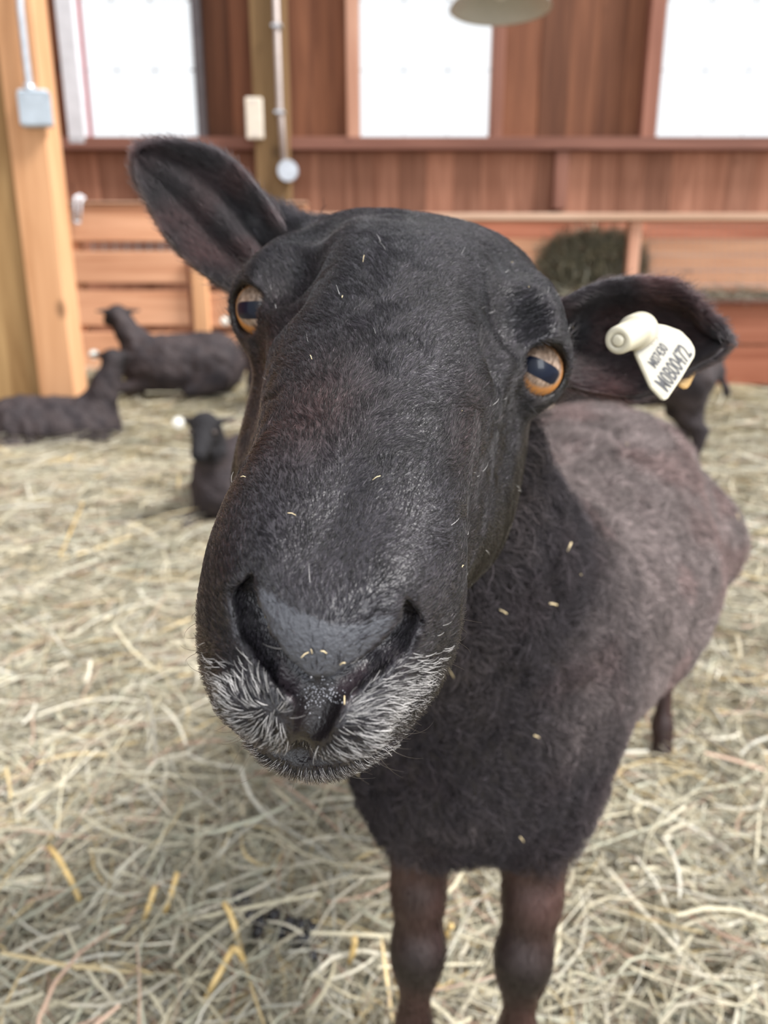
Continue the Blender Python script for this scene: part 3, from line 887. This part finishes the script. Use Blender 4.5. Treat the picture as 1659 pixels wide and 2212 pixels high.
for i, (a, b) in enumerate(wins):
    w = empty('window_%d' % (i + 1), ((a + b) / 2, YW, SILL), labels[i], None, None, 'structure')
    def ch(name, lo_, hi_, mat): return beam(name, lo_, hi_, mat, w, .002)
    ch('pane', (a, YW + .05, SILL), (b, YW + .056, WT), M_glass)
    ch('sill_lining', (a, YW + .012, SILL - .05), (b, YW + .20, SILL + .004), M_red if i != 1 else M_pale)
    ch('jamb_lining', (a - .03, YW + .012, SILL), (a + .003, YW + .16, WT), M_red if i != 1 else M_pale)
    ch('jamb_lining', (b - .003, YW + .012, SILL), (b + .03, YW + .16, WT), M_red if i == 0 else M_pale)
    bm = bmesh.new(); kn = bmesh.new()
    org = np.array(w.location)
    zs = np.arange(SILL + .0, WT, .445) + .015
    xs = np.linspace(a + .01, b - .01, 4)
    for zz in zs: tube(bm, [np.array((a, YW - .02, zz)) - org, np.array((b, YW - .02, zz)) - org], .0022, 5)
    for xx in xs: tube(bm, [np.array((xx, YW - .024, SILL)) - org, np.array((xx, YW - .024, WT)) - org], .0022, 5)
    for zz in zs[1:]:
        for xx in xs:
            bmesh.ops.create_icosphere(kn, subdivisions=1, radius=.013, matrix=Matrix.Translation(Vector(np.array((xx, YW - .022, zz)) - org)) @ Matrix.Diagonal((1.3, .6, .7, 1)))
    obj_bm('wire_grid', bm, M_wire, w); obj_bm('wire_clips', kn, M_wire, w, smooth=True)

# middle post with conduit, switch plate and round box
YP = 5.95
post = beam('timber_post', (wx(550, YP), YP, 0), (wx(622, YP), YP + .2, TOP), M_post)
tag(post, 'dull olive brown wall post carrying a thin conduit', 'post')
def tube_obj(name, pts, r, mat, parent=None, seg=10):
    c = np.array(pts[0], float); bm = bmesh.new(); tube(bm, [np.array(p) - c for p in pts], r, seg)
    o = obj_bm(name, bm, mat, smooth=True)
    if parent is not None: o.parent = parent; o.location = Vector(c) - parent.location
    else: o.location = c
    return o
def cyl_y(name, c, r, d, mat, parent, seg=20, bev=.004):
    bm = bmesh.new(); bmesh.ops.create_cone(bm, cap_ends=True, segments=seg, radius1=r, radius2=r, depth=d, matrix=Matrix.Rotation(math.pi / 2, 4, 'X'))
    bmesh.ops.bevel(bm, geom=[e for e in bm.edges if e.calc_face_angle(0) > 1], offset=bev, segments=2, affect='EDGES')
    o = obj_bm(name, bm, mat, parent); o.location = Vector(c) - parent.location
    return o
cx0 = wx(609, YP - .02)
cond = empty('conduit', (cx0, YP - .02, wz(375, YP)), 'grey conduit dropping to a round junction box on the post', 'conduit')
tube_obj('pipe', [(cx0 - .01, YP - .03, TOP), (cx0 - .008, YP - .03, wz(240, YP)), (cx0, YP - .03, wz(240, YP) - .05), (cx0 + .01, YP - .03, wz(352, YP))], .022, M_conduit, cond)
cyl_y('junction_box', (wx(621, YP), YP - .03, wz(371, YP)), .072, .06, M_zinc, cond)
for zz in (wz(60, YP), wz(245, YP)):
    bm = bmesh.new(); bx(bm, np.array((-.034, -.030, -.008)), np.array((.034, .03, .008))); o = obj_bm('strap', bm, M_zinc, cond); o.location = Vector((cx0 - .008, YP - .03, zz)) - cond.location
pl = empty('switch_plate', (wx(552, YP), YP - .02, wz(302, YP)), 'narrow cream plate fixed to the olive wall post', 'plate')
beam('cover', (wx(534, YP), YP - .035, wz(302, YP)), (wx(571, YP), YP, wz(212, YP)), M_plate, pl, .008)
for zz in (222, 292): cyl_y('screw', (wx(552, YP), YP - .037, wz(zz, YP)), .008, .006, M_zinc, pl, 8, .001)

# big post on the left, two timbers
YO = 4.25
op = beam('timber_post', (wx(18, YO, 300), YO, 0), (wx(101, YO, 300), YO + .19, TOP), M_orange, bev=.006)
tag(op, 'bright orange timber post with a grey electrical box', 'post')
op2 = beam('timber_post', (wx(18, YO, 300) - .26, YO + .03, 0), (wx(18, YO, 300) - .004, YO + .20, TOP), M_olive, bev=.006)
tag(op2, 'knotty weathered post against the left side of the orange post', 'post')
bc = at(76, 234, YO - .03)
eb = empty('electrical_box', at(76, 272, YO), 'small grey electrical box with conduit on the orange post', 'electrical box')
beam('box', at(43, 272, YO - .06), at(110, 198, YO) , M_box, eb, .010)
beam('cover', at(45, 270, YO - .066), at(108, 200, YO - .06), M_box, eb, .006)
tube_obj('conduit', [at(36, -150, YO - .04), at(44, 20, YO - .04), at(55, 120, YO - .04), at(63, 185, YO - .035), at(64, 200, YO - .03)], .018, M_zinc, eb)
tube_obj('connector', [at(63, 182, YO - .035), at(64, 200, YO - .03)], .027, M_zinc, eb)
for dx_, dz_ in ((52, 206), (101, 206), (52, 264), (101, 264)): cyl_y('screw', at(dx_, dz_, YO - .068), .005, .004, M_zinc, eb, 8, .001)

# board fence behind the resting sheep
YF = 5.3
fence = empty('board_fence', (wx(300, YF), YF, .0), 'orange brown board fence behind the resting sheep', 'fence')
xl, xr = wx(-60, YF), wx(660, YF)
for k, (y0, y1, e) in enumerate([(441, 521, 0), (543, 611, 0), (628, 703, .0), (718, 800, 0)]):
    sp_ = wx(384, YF)
    beam('board', (xl, YF - .012 * (k % 2), wz(y1, YF)), (sp_, YF + .03, wz(y0, YF)), M_fence, fence)
    beam('board', (sp_ + .012, YF + .012, wz(y1 + 4, YF)), (xr, YF + .045, wz(y0 + 3, YF)), M_fence, fence)
beam('cap_board', (xl, YF - .02, wz(440, YF)), (xr, YF + .13, wz(436, YF)), M_cap, fence)
beam('fence_post', (wx(398, YF), YF - .06, .0), (wx(431, YF), YF + .012, wz(545, YF)), M_orange, fence)
beam('fence_post', (wx(105, YF), YF + .04, .0), (wx(140, YF), YF + .13, wz(445, YF)), M_fence, fence)
bm = bmesh.new()
for px_ in np.arange(200, 372, 24.5): tube(bm, [at(px_, 545, YF + .04) - np.array(fence.location), at(px_, 518, YF + .04) - np.array(fence.location)], .005, 5)
for py_ in (524, 533, 541): tube(bm, [at(198, py_, YF + .045) - np.array(fence.location), at(372, py_, YF + .045) - np.array(fence.location)], .004, 5)
obj_bm('wire_mesh', bm, M_zinc, fence)
hk = empty('gate_hook', at(168, 480, YF - .03), 'white metal hook hung over the top fence board', 'hook')
tube_obj('hook_bar', [at(161, 476, YF - .04), at(160, 440, YF - .04), at(163, 428, YF - .035), at(172, 423, YF), at(181, 428, YF + .06)], .013, M_whitep, hk, 8)
tube_obj('hook_bar', [at(172, 478, YF - .04), at(173, 445, YF - .04), at(176, 432, YF - .035), at(181, 428, YF - .01)], .011, M_whitep, hk, 8)
tube_obj('hook_foot', [at(161, 476, YF - .04), at(166, 483, YF - .04), at(172, 478, YF - .04)], .012, M_whitep, hk, 8)
bt = empty('bolt', at(131, 473, YF - .015), 'dark round bolt head in the top fence board', 'bolt')
cyl_y('bolt_head', at(131, 473, YF - .02), .035, .02, M_dark, bt, 12)
cyl_y('washer', at(131, 473, YF - .01), .052, .008, M_wire, bt, 16, .002)

# manger with hay rack on the right
YM = 5.55
mg = empty('hay_manger', (wx(1400, YM), YM, 0), 'long brown wooden hay manger with a wire front under the girt', 'manger')
xl, xr = wx(662, YM), wx(1960, YM)
beam('top_rail', (xl, YM - .06, wz(477, YM)), (xr, YM + .10, wz(462, YM)), M_cap, mg)
beam('rack_post', (wx(1376, YM), YM - .02, .2), (wx(1402, YM), YM + .06, wz(477, YM)), M_pale, mg)
beam('rack_post', (wx(700, YM), YM - .02, .2), (wx(730, YM), YM + .06, wz(477, YM)), M_pale, mg)
for k, (y0, y1) in enumerate([(480, 515), (517, 552), (554, 590), (592, 628)]):
    beam('back_board', (xl, YM + .36, wz(y1, YM + .36)), (xr, YM + .385, wz(y0 - 2, YM + .36)), M_fence if k != 0 else M_manger, mg)
beam('front_board', (xl, YM - .03, wz(742, YM)), (xr, YM + .01, wz(655, YM)), M_manger, mg)
beam('front_board', (xl, YM - .022, wz(830, YM)), (xr, YM + .015, wz(746, YM)), M_manger, mg)
beam('floor_board', (xl, YM + .012, wz(664, YM)), (xr, YM + .36, wz(658, YM)), M_manger, mg)
beam('ledge', (xl, YM - .07, wz(656, YM)), (xr, YM + .02, wz(648, YM)), M_girt, mg)
bm = bmesh.new(); org = np.array(mg.location)
for px_ in np.arange(1404, 1960, 15.5): tube(bm, [at(px_, 640, YM) - org, at(px_, 479, YM) - org], .0028, 4)
for py_ in (488, 520, 552, 584, 616): tube(bm, [at(1402, py_, YM - .004) - org, at(1960, py_, YM - .004) - org], .0028, 4)
obj_bm('wire_mesh', bm, M_wire, mg)

# hanging lamp
LY = 3.5
lc = at(1081, 12, LY)
lamp = empty('pendant_lamp', lc, 'round off-white enamel lamp shade hanging near the windows', 'lamp')
M_enamel = plain('enamel', (.46, .44, .41), .35, noise=.04)
M_enamel_d = plain('dark_enamel', (.16, .17, .17), .4)
bm = bmesh.new()
prof = [(.04, .19), (.06, .15), (.10, .10), (.155, .045), (.198, .0), (.205, -.012), (.196, -.008), (.150, .036), (.095, .088), (.05, .135)]
rings = [[bm.verts.new((r * math.cos(a), r * math.sin(a), z)) for a in np.linspace(0, 2 * math.pi, 40, endpoint=False)] for r, z in prof]
for A, B_ in zip(rings[:-1], rings[1:]):
    for i in range(40): bm.faces.new((A[i], A[(i + 1) % 40], B_[(i + 1) % 40], B_[i]))
bm.faces.new(rings[-1]); bm.faces.new(rings[0][::-1])
obj_bm('shade', bm, M_enamel, lamp, smooth=True)
bm = bmesh.new(); bmesh.ops.create_uvsphere(bm, u_segments=20, v_segments=14, radius=.045, matrix=Matrix.Translation((0, 0, .075)) @ Matrix.Diagonal((1, 1, 1.2, 1)))
obj_bm('bulb', bm, plain('frosted_bulb', (.7, .7, .68), .3), lamp, smooth=True)
bm = bmesh.new(); tube(bm, [(0, 0, .18), (0, 0, .30)], .03, 14); obj_bm('socket', bm, M_enamel_d, lamp, smooth=True)
bm = bmesh.new(); tube(bm, [(0, 0, .29), (0, 0, 1.6)], .006, 6); obj_bm('cord', bm, M_enamel_d, lamp, smooth=True)

# ------------------------------------------------------------------ ground
def gz(x, y):
    x = np.asarray(x, float); y = np.asarray(y, float)
    p = np.stack([x.ravel(), y.ravel(), 0 * x.ravel()], 1)
    n = (noise3(p, 1.7, 41) - .5) * .09 + (noise3(p, 5.0, 42) - .5) * .045
    far = smooth(y.ravel(), 1.4, 3.0)
    rise = .10 * smooth(y.ravel(), 3.5, 5.6) + .16 * smooth(y.ravel(), 3.9, 5.2) * smooth(-x.ravel(), -.2, 1.2)
    return (n * (.25 + .75 * far) + rise - .012).reshape(x.shape)
gx, gy = np.meshgrid(np.linspace(-5, 5, 150), np.linspace(-1.0, 6.25, 130))
gv = np.stack([gx.ravel(), gy.ravel(), gz(gx, gy).ravel()], 1)
ii = np.arange(gx.size).reshape(gx.shape)
gq = np.stack([ii[:-1, :-1], ii[:-1, 1:], ii[1:, 1:], ii[1:, :-1]], -1).reshape(-1, 4)
M_ground = plain('trampled_hay', (.24, .205, .125), .95, noise=.45, scale=26, spec=.1)
ground = mesh_np('floor', gv, gq, M_ground); tag(ground, 'barn floor covered with trampled hay bedding', None, None, 'structure')
# hay strands
m, nt, b = new_mat('hay'); a = N_(nt, 'ShaderNodeAttribute'); a.attribute_name = 'tint'
nt.links.new(a.outputs['Color'], b.inputs['Base Color']); b.inputs['Roughness'].default_value = .55; b.inputs['Specular IOR Level'].default_value = .35
M_hay = m
PAL = np.array([(.52, .47, .35), (.60, .54, .39), (.44, .43, .33), (.67, .62, .50), (.62, .48, .26), (.50, .34, .25), (.64, .61, .52), (.36, .32, .23)])
PALW = np.array([.22, .2, .15, .15, .07, .07, .08, .06])
def hay_strands(name, base, L, wdt, tilt, parent=None, origin=(0, 0, 0), yaw=None, lifth=.03):
    n = len(base); k = 5
    yaw = rng.uniform(0, 6.283, n) if yaw is None else yaw
    el = rng.normal(0, tilt, n)
    d = np.stack([np.cos(yaw) * np.cos(el), np.sin(yaw) * np.cos(el), np.sin(el)], 1)
    sd = np.stack([-np.sin(yaw), np.cos(yaw), 0 * yaw], 1)
    roll = rng.uniform(-1.2, 1.2, n)
    up = np.cross(d, sd)
    wv = sd * np.cos(roll)[:, None] + up * np.sin(roll)[:, None]
    bend = rng.normal(0, .55, n)[:, None, None]; arch = rng.uniform(-.05, .22, n)[:, None, None]
    t = np.linspace(-.5, .5, k)[None, :, None]
    LL = L[:, None, None]
    P = base[:, None, :] + LL * (t * d[:, None, :] + bend * (t * t - .1) * sd[:, None, :] + arch * (.25 - t * t) * np.array([0, 0, 1.]))
    wd = wdt[:, None, None] * (1 - 1.2 * np.abs(t) ** 2.5) * .5
    A = P + wd * wv[:, None, :]; B_ = P - wd * wv[:, None, :]
    v = np.stack([A, B_], 2).reshape(-1, 3)
    i0 = (np.arange(n) * k * 2)[:, None] + (np.arange(k - 1) * 2)[None]
    q = np.stack([i0, i0 + 1, i0 + 3, i0 + 2], -1).reshape(-1, 4)
    o = mesh_np(name, v, q, M_hay, parent, smooth=True, origin=origin)
    c = PAL[rng.choice(len(PAL), n, p=PALW)] * rng.uniform(.58, 1.05, (n, 1)) * .85
    vcol(o.data, 'tint', np.repeat(c, k * 2, axis=0))
    return o
def scatter(n, y0, y1, ex):
    u = rng.random(n)
    y = (y0 ** (1 - ex) + u * (y1 ** (1 - ex) - y0 ** (1 - ex))) ** (1 / (1 - ex))
    x = rng.uniform(-1, 1, n) * (.62 * y + .30)
    return x, y
NH = 170000
x, y = scatter(NH, .36, 5.2, 1.6)
base = np.stack([x, y, gz(x, y) + rng.gamma(1.6, .009, NH)], 1)
L = rng.uniform(.03, .13, NH) * (1 + .45 * np.minimum(y, 4)) * np.where(rng.random(NH) < .06, 1.8, 1.0); wd = rng.gamma(2.2, .0008, NH).clip(.0006, .0036) * (1 + .35 * y)
hay = hay_strands('hay', base, L, wd, .16)
tag(hay, 'thick pale hay bedding spread across the barn floor', 'hay', None, 'stuff')

# ================================================================== THE OTHER SHEEP
def other(pose, loc, rz, sc, label, seed, head_turn=(0, 0), tags=(), head_h=0.0, group=None):
    root = empty('sheep', loc, label, 'sheep', group)
    ht, hp = head_turn
    if pose == 'lying':
        nk0, nk1 = np.array((.24, 0, .27)), np.array((.36, 0, .47 + head_h))
    else:
        nk0, nk1 = np.array((.26, 0, .50)), np.array((.42, 0, .68 + head_h))
    hd = np.array((math.cos(ht) * math.cos(hp), math.sin(ht) * math.cos(hp), math.sin(hp)))
    hs = np.array((-math.sin(ht), math.cos(ht), 0)); hu = np.cross(hd, hs)
    h0 = nk1 + hd * .01; h1 = nk1 + hd * .17 - hu * .01
    def f(p):
        if pose == 'lying':
            g = ell(p, (0, 0, .17), (.37, .20, .20))
            g = smin(g, ell(p, (-.2, 0, .19), (.18, .19, .19)), .06)
            for s in (-1, 1):
                g = smin(g, cap(p, (.22, .10 * s, .07), (.42, .11 * s, .035), .045, .03), .04)
                g = smin(g, cap(p, (-.22, .16 * s, .09), (-.05, .23 * s, .04), .08, .035), .04)
        else:
            g = ell(p, (0, 0, .47), (.35, .155, .165))
            g = smin(g, ell(p, (-.22, 0, .48), (.15, .14, .16)), .06)
            for s in (-1, 1):
                g = smin(g, chain(p, [(np.array((.22, .075 * s, .40)), .07), (np.array((.23, .08 * s, .24)), .032), (np.array((.225, .08 * s, .02)), .02)], .02), .04)
                g = smin(g, chain(p, [(np.array((-.25, .075 * s, .42)), .10), (np.array((-.26, .08 * s, .28)), .045), (np.array((-.31, .08 * s, .20)), .026), (np.array((-.29, .08 * s, .02)), .019)], .02), .04)
            g = smin(g, cap(p, (-.36, 0, .52), (-.43, 0, .36), .022, .014), .03)
        g = smin(g, cap(p, nk0, nk1, .105, .062), .07)
        hh = cap(p, h0, h1, .062, .036)
        hh = smin(hh, ell(p, nk1 + hu * .02, (.055, .055, .05)), .02)
        for s in (-1, 1):
            e0 = nk1 + hs * .05 * s + hu * .03; e1 = nk1 + hs * .13 * s + hu * .035 - hd * .015
            hh = smin(hh, cap(p, e0, e1, .018, .010), .012)
        w = (noise3(p, 26, seed) - .5) * .022 + (noise3(p, 60, seed + 1) - .5) * .010
        g = g + w * np.clip((p[:, 2] - .05) / .1, 0, 1)
        return smin(g, hh, .02)
    v, q = nets(f, (-.55, -.36, -.03), (.62, .36, .95 + head_h), .014)
    n1 = noise3(v, 18, seed + 2)
    hm = np.clip(1 - np.linalg.norm(v - (h0 + h1) / 2, axis=1) / .17, 0, 1)
    c = lerp(np.tile(np.array([.024, .019, .022]), (len(v), 1)), np.array([.055, .042, .043]), np.clip(n1 * 1.2 - .2, 0, 1))
    c = lerp(c, np.array([.010, .009, .011]), smooth(hm, 0, .35))
    o = mesh_np('body', v, q, M_wool_far, root)
    vcol(o.data, 'tint', c)
    for s in (-1, 1):
        ep = nk1 + hs * .051 * s + hu * .02 + hd * .06
        bm = bmesh.new(); bmesh.ops.create_icosphere(bm, subdivisions=2, radius=.014); e = obj_bm('eye', bm, M_eye_far, root, ep, smooth=True)
    for s, side in tags:
        tp = nk1 + hs * .115 * s + hu * .035 + hd * .012
        bm = bmesh.new(); bmesh.ops.create_cone(bm, cap_ends=True, segments=16, radius1=.026, radius2=.026, depth=.008, matrix=Matrix.Rotation(math.pi / 2, 4, 'X'))
        bmesh.ops.create_cone(bm, cap_ends=True, segments=12, radius1=.014, radius2=.012, depth=.03, matrix=Matrix.Translation((0, -.012, 0)) @ Matrix.Rotation(math.pi / 2, 4, 'X'))
        e = obj_bm('ear_tag', bm, M_tag_far, root, tp); e.rotation_euler = (0, 0, -rz + side)
    root.rotation_euler = (0, 0, rz); root.scale = (sc, sc, sc)
    return root
M_wool_far = hide_mat('far_fleece', rough=.75, spec=.3, bump=.6, scale=60)
M_eye_far = plain('dark_eye', (.03, .02, .015), .15)
M_tag_far = plain('cream_tag_plastic', (.80, .78, .72), .4)
def on_ground(px, py, Y):
    p = at(px, py, Y); p[2] = float(gz(p[0], p[1])) - .015; return p
def place(px, Y): 
    p = at(px, 800, Y); p[2] = float(gz(np.array([p[0]]), np.array([p[1]]))[0]) - .02; return p
other('lying', place(108, 4.02) - np.array([0, 0, .05]), math.radians(8), .90, 'brownish black sheep resting in the hay in front of the orange post', 101, (math.radians(80), .15), [(1, 0)], .10)
other('lying', place(395, 4.8), math.radians(188), 1.0, 'black sheep lying by the fence with its head turned away', 111, (math.radians(-60), -.1), [], .0)
other('lying', place(502, 2.62), math.radians(-100), .70, 'small black sheep with a white ear tag resting close behind the large sheep', 121, (math.radians(8), -.55), [(-1, 0)], .03)
other('lying', place(658, 4.6), math.radians(195), .95, 'resting sheep mostly hidden behind the face of the large sheep', 131, (math.radians(75), .1), [(-1, 0)], .08)
other('standing', place(1350, 3.45), math.radians(178), 1.08, 'dark sheep standing near the manger behind the tagged ear', 141, (math.radians(0), -.2), [], -.08)


# ================================================================== EAR TAG OF THE LARGE SHEEP
M_tag = plain('ivory_tag_plastic', (.46, .42, .325), .35, noise=.05, scale=80)
M_tagface = plain('worn_tag_face', (.30, .28, .235), .5, noise=.12, scale=160)
M_ytag = plain('yellow_tag_plastic', (.62, .34, .06), .4)
M_ink = plain('black_print', (.03, .03, .035), .6)
M_ink2 = plain('grey_print', (.33, .31, .27), .6)
DT = .372
TAGO = c2w(pc(1400, 705, DT))
PLT = [(1388, 716), (1392, 700), (1404, 696), (1440, 702), (1472, 714), (1492, 734), (1502, 752), (1502, 768), (1472, 818), (1442, 862), (1432, 864), (1406, 836), (1386, 792), (1372, 762), (1374, 740)]
def tag_pt(px, py, push=0.0):    # the plate lies on one tilted plane
    d = DT + (px - 1400) / F * DT * .25 - (py - 780) / F * DT * .12
    return pc(px, py, d - push)
nrm = np.cross(tag_pt(1500, 760) - tag_pt(1400, 700), tag_pt(1430, 850) - tag_pt(1400, 700)); nrm /= np.linalg.norm(nrm); nrm *= -np.sign(nrm[2])
tagroot = empty('ear_tag', (0, 0, 0)); tagroot.parent = sheep; tagroot.location = Vector(TAGO - SO)
tagroot['label'] = 'ivory numbered ear tag'
def prism(name, pts_front, off, mat, parent, org, bev=.0006):
    fr_ = [c2w(p) - org for p in pts_front]; bk = [c2w(p - nrm * off) - org for p in pts_front]
    bm = bmesh.new(); A = [bm.verts.new(p) for p in fr_]; B_ = [bm.verts.new(p) for p in bk]
    bm.faces.new(A); bm.faces.new(B_[::-1])
    for i in range(len(A)): bm.faces.new((A[i], B_[i], B_[(i + 1) % len(A)], A[(i + 1) % len(A)]))
    bmesh.ops.recalc_face_normals(bm, faces=bm.faces[:])
    bmesh.ops.bevel(bm, geom=bm.edges[:], offset=bev, segments=2, affect='EDGES')
    o = obj_bm(name, bm, mat, parent); return o
prism('plate', [tag_pt(*p) for p in PLT], .0022, M_tag, tagroot, TAGO)
cen = np.mean(np.array(PLT, float), 0)
inner = [tag_pt(*(np.array(p) * .93 + cen * .07), .0001) for p in PLT]
prism('plate_face', inner, .0003, M_tagface, tagroot, TAGO, .00008)
# stud: collar and barrel pointing to the viewer's side
def lathe_c(name, a, b, prof, mat, parent, org):
    a = np.array(a); b = np.array(b); d = b - a; Ln = np.linalg.norm(d); d /= Ln
    s = np.cross(d, [0, 1, 0]); s /= np.linalg.norm(s); t = np.cross(s, d)
    bm = bmesh.new(); rings = []
    for u, r in prof:
        rings.append([bm.verts.new(c2w(a + d * u * Ln + r * (math.cos(an) * s + math.sin(an) * t)) - org) for an in np.linspace(0, 2 * math.pi, 32, endpoint=False)])
    for A, B_ in zip(rings[:-1], rings[1:]):
        for i in range(32): bm.faces.new((A[i], A[(i + 1) % 32], B_[(i + 1) % 32], B_[i]))
    bm.faces.new(rings[0][::-1]); bm.faces.new(rings[-1])
    bmesh.ops.recalc_face_normals(bm, faces=bm.faces[:])
    return obj_bm(name, bm, mat, parent, smooth=True)
sa, sb = pc(1385, 712, .374), pc(1334, 736, .352)
lathe_c('stud', sa, sb, [(0, .0078), (.02, .0088), (.30, .0088), (.36, .0082), (.37, .0072), (.95, .0066), (1.0, .0058), (1.0, .0034), (.97, .0031), (.97, .0029), (1.02, .0027), (1.03, .0015)], M_tag, tagroot, TAGO)
# print
def on_plate(txt, px, py, ang, size, sx, mat, name):
    cu = bpy.data.curves.new(name, 'FONT'); cu.body = txt; cu.size = size; cu.align_x = 'CENTER'; cu.align_y = 'CENTER'; cu.extrude = .00005; cu.space_character = 1.0; cu.offset = size * .018
    cu.materials.append(mat); me = None
    tmp = bpy.data.objects.new(name, cu); me = bpy.data.meshes.new_from_object(tmp); bpy.data.objects.remove(tmp); bpy.data.curves.remove(cu)
    if not me.materials: me.materials.append(mat)
    o = bpy.data.objects.new(name, me); COL.objects.link(o); o.parent = tagroot
    c = tag_pt(px, py, 0) + nrm * .00022
    e = 20
    xw = tag_pt(px + e * math.cos(ang), py - e * math.sin(ang)) - tag_pt(px, py); xw /= np.linalg.norm(xw)
    yw = np.cross(nrm, xw)                       # camera frame is left handed
    X = c2w(xw) - np.array([0, 0, H]); Z = c2w(nrm) - np.array([0, 0, H]); Y = np.cross(Z, X)
    Mx = Matrix(((X[0], Y[0], Z[0]), (X[1], Y[1], Z[1]), (X[2], Y[2], Z[2]))).to_4x4()
    o.matrix_local = Matrix.Translation(Vector(c2w(c) - TAGO)) @ Mx @ Matrix.Diagonal((sx, 1, 1, 1))
    return o
A1 = math.atan2(845 - 745, 1486 - 1420)
on_plate('M0B00472', 1456, 796, A1, .0125, .47, M_ink, 'lettering')
on_plate('M07430', 1422, 769, A1, .0076, .53, M_ink, 'lettering')
on_plate('R', 1411, 733, A1, .0032, .9, M_ink2, 'lettering')
# ring mark
bm = bmesh.new(); rc = tag_pt(1411, 733) + nrm * .0002
e1 = tag_pt(1421, 733) - tag_pt(1411, 733); e1 /= np.linalg.norm(e1); e2 = np.cross(nrm, e1)
ri = [[bm.verts.new(c2w(rc + r * (math.cos(a) * e1 + math.sin(a) * e2) + nrm * .00005) - TAGO) for a in np.linspace(0, 2 * math.pi, 28, endpoint=False)] for r in (.0024, .0028)]
for i in range(28): bm.faces.new((ri[0][i], ri[0][(i + 1) % 28], ri[1][(i + 1) % 28], ri[1][i]))
obj_bm('ring_mark', bm, M_ink2, tagroot)
# yellow rear half behind the ear
def tag_b(px, py): return pc(px, py, .414)
prism('rear_plate', [tag_b(*p) for p in [(1400, 712), (1440, 712), (1512, 780), (1511, 792), (1490, 834), (1482, 840), (1472, 836), (1400, 770)]], .0018, M_ytag, tagroot, TAGO)

# ================================================================== HAY DETAILS
# hay in the manger rack
hc_ = at(1275, 640, YM + .15)
nb_ = 5200
u = rng.normal(size=(nb_, 3)); u /= np.linalg.norm(u, axis=1, keepdims=True)
rad = rng.random(nb_) ** .45
bp_ = u * rad[:, None] * np.array([.42, .13, .26]) + hc_ + np.array([0, 0, .22])
bp_ = bp_[(bp_[:, 2] > wz(655, YM)) & (bp_[:, 2] < wz(498, YM))]
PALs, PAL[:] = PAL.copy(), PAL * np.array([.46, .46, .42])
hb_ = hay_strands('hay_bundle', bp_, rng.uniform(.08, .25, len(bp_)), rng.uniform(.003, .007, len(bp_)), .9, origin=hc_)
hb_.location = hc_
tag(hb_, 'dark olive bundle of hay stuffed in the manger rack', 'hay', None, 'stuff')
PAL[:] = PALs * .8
nb_ = 5000
bp_ = np.stack([rng.uniform(wx(700, YM), wx(1900, YM), nb_), rng.uniform(YM - .02, YM + .3, nb_), wz(652, YM) + rng.gamma(1.5, .02, nb_)], 1)
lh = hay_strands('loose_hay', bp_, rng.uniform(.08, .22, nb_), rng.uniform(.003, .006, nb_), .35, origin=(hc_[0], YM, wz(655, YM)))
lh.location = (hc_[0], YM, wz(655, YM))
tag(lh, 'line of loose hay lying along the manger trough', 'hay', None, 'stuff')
PAL[:] = PALs
# golden straw stalks and the dung patch on the floor
M_straw = plain('golden_straw', (.58, .41, .17), .4, noise=.2, scale=60)
def floor_pt(px, py, dz=.02):
    r = c2w(pc(px, py, 1.0)) - np.array([0, 0, H]); t = (dz - H) / r[2]
    return np.array([0, 0, H]) + r * t
STR = [((105, 1828), (172, 1945), 'golden straw stalk lying alone near the left edge of the hay'), ((335, 1915), (310, 1990), 'short golden straw piece, first of two standing close together'), ((383, 1885), (355, 1975), 'golden straw piece beside the shorter one, nearer the dung'),
       ((483, 1950), (515, 2040), 'golden straw stalk leaning against the black dung heap'), ((505, 2045), (440, 2165), 'long golden straw stalk running down from the dung heap'), ((505, 2048), (530, 2095), 'short golden straw bit just below the dung heap'),
       ((765, 2025), (755, 2080), 'golden straw piece between the dung heap and the front legs'), ((975, 2000), (955, 2030), 'small golden straw piece between the two front legs'), ((180, 1085), (130, 1200), 'broad pinkish straw stalk in the hay below the resting sheep')]
for a_, b_, lb in STR:
    p0, p1 = floor_pt(*a_, .062), floor_pt(*b_, .03); mid = (p0 + p1) / 2 + np.array([.002, 0, .004])
    bm = bmesh.new(); tube(bm, [p0 - mid, (p0 - mid) * .4 + np.array([.001, 0, .002]), (p1 - mid) * .4 + np.array([.001, 0, .002]), p1 - mid], [.0034, .0036, .0034, .003], 8)
    o = obj_bm('straw_stalk', bm, M_straw, loc=mid, smooth=True)
    tag(o, lb, 'straw', 'golden straw stalks in the hay')
M_dung = plain('dung', (.012, .011, .014), .35, noise=.3, scale=80)
dp = floor_pt(590, 2010, .015)
dung = empty('dung_pile', dp, 'small heap of black dung pellets half buried in hay', 'dung')
shapes = []
for k in range(3):
    bm = bmesh.new(); bmesh.ops.create_icosphere(bm, subdivisions=2, radius=1.0)
    for vv in bm.verts: vv.co *= 1 + .12 * math.sin(7 * vv.co.x + k) * math.cos(5 * vv.co.y)
    me = bpy.data.meshes.new('pellet'); bm.to_mesh(me); bm.free(); me.materials.append(M_dung)
    for p_ in me.polygons: p_.use_smooth = True
    shapes.append(me)
for k in range(46):
    o = bpy.data.objects.new('pellet', shapes[k % 3]); COL.objects.link(o); o.parent = dung
    t = random.uniform(-1, 1); w_ = random.gauss(0, .5)
    o.location = (t * .055, -t * .025 + w_ * .022, random.uniform(.0, .022))
    s_ = random.uniform(.005, .008); o.scale = (s_ * 1.25, s_, s_); o.rotation_euler = (random.random() * 3, random.random() * 3, random.random() * 3)
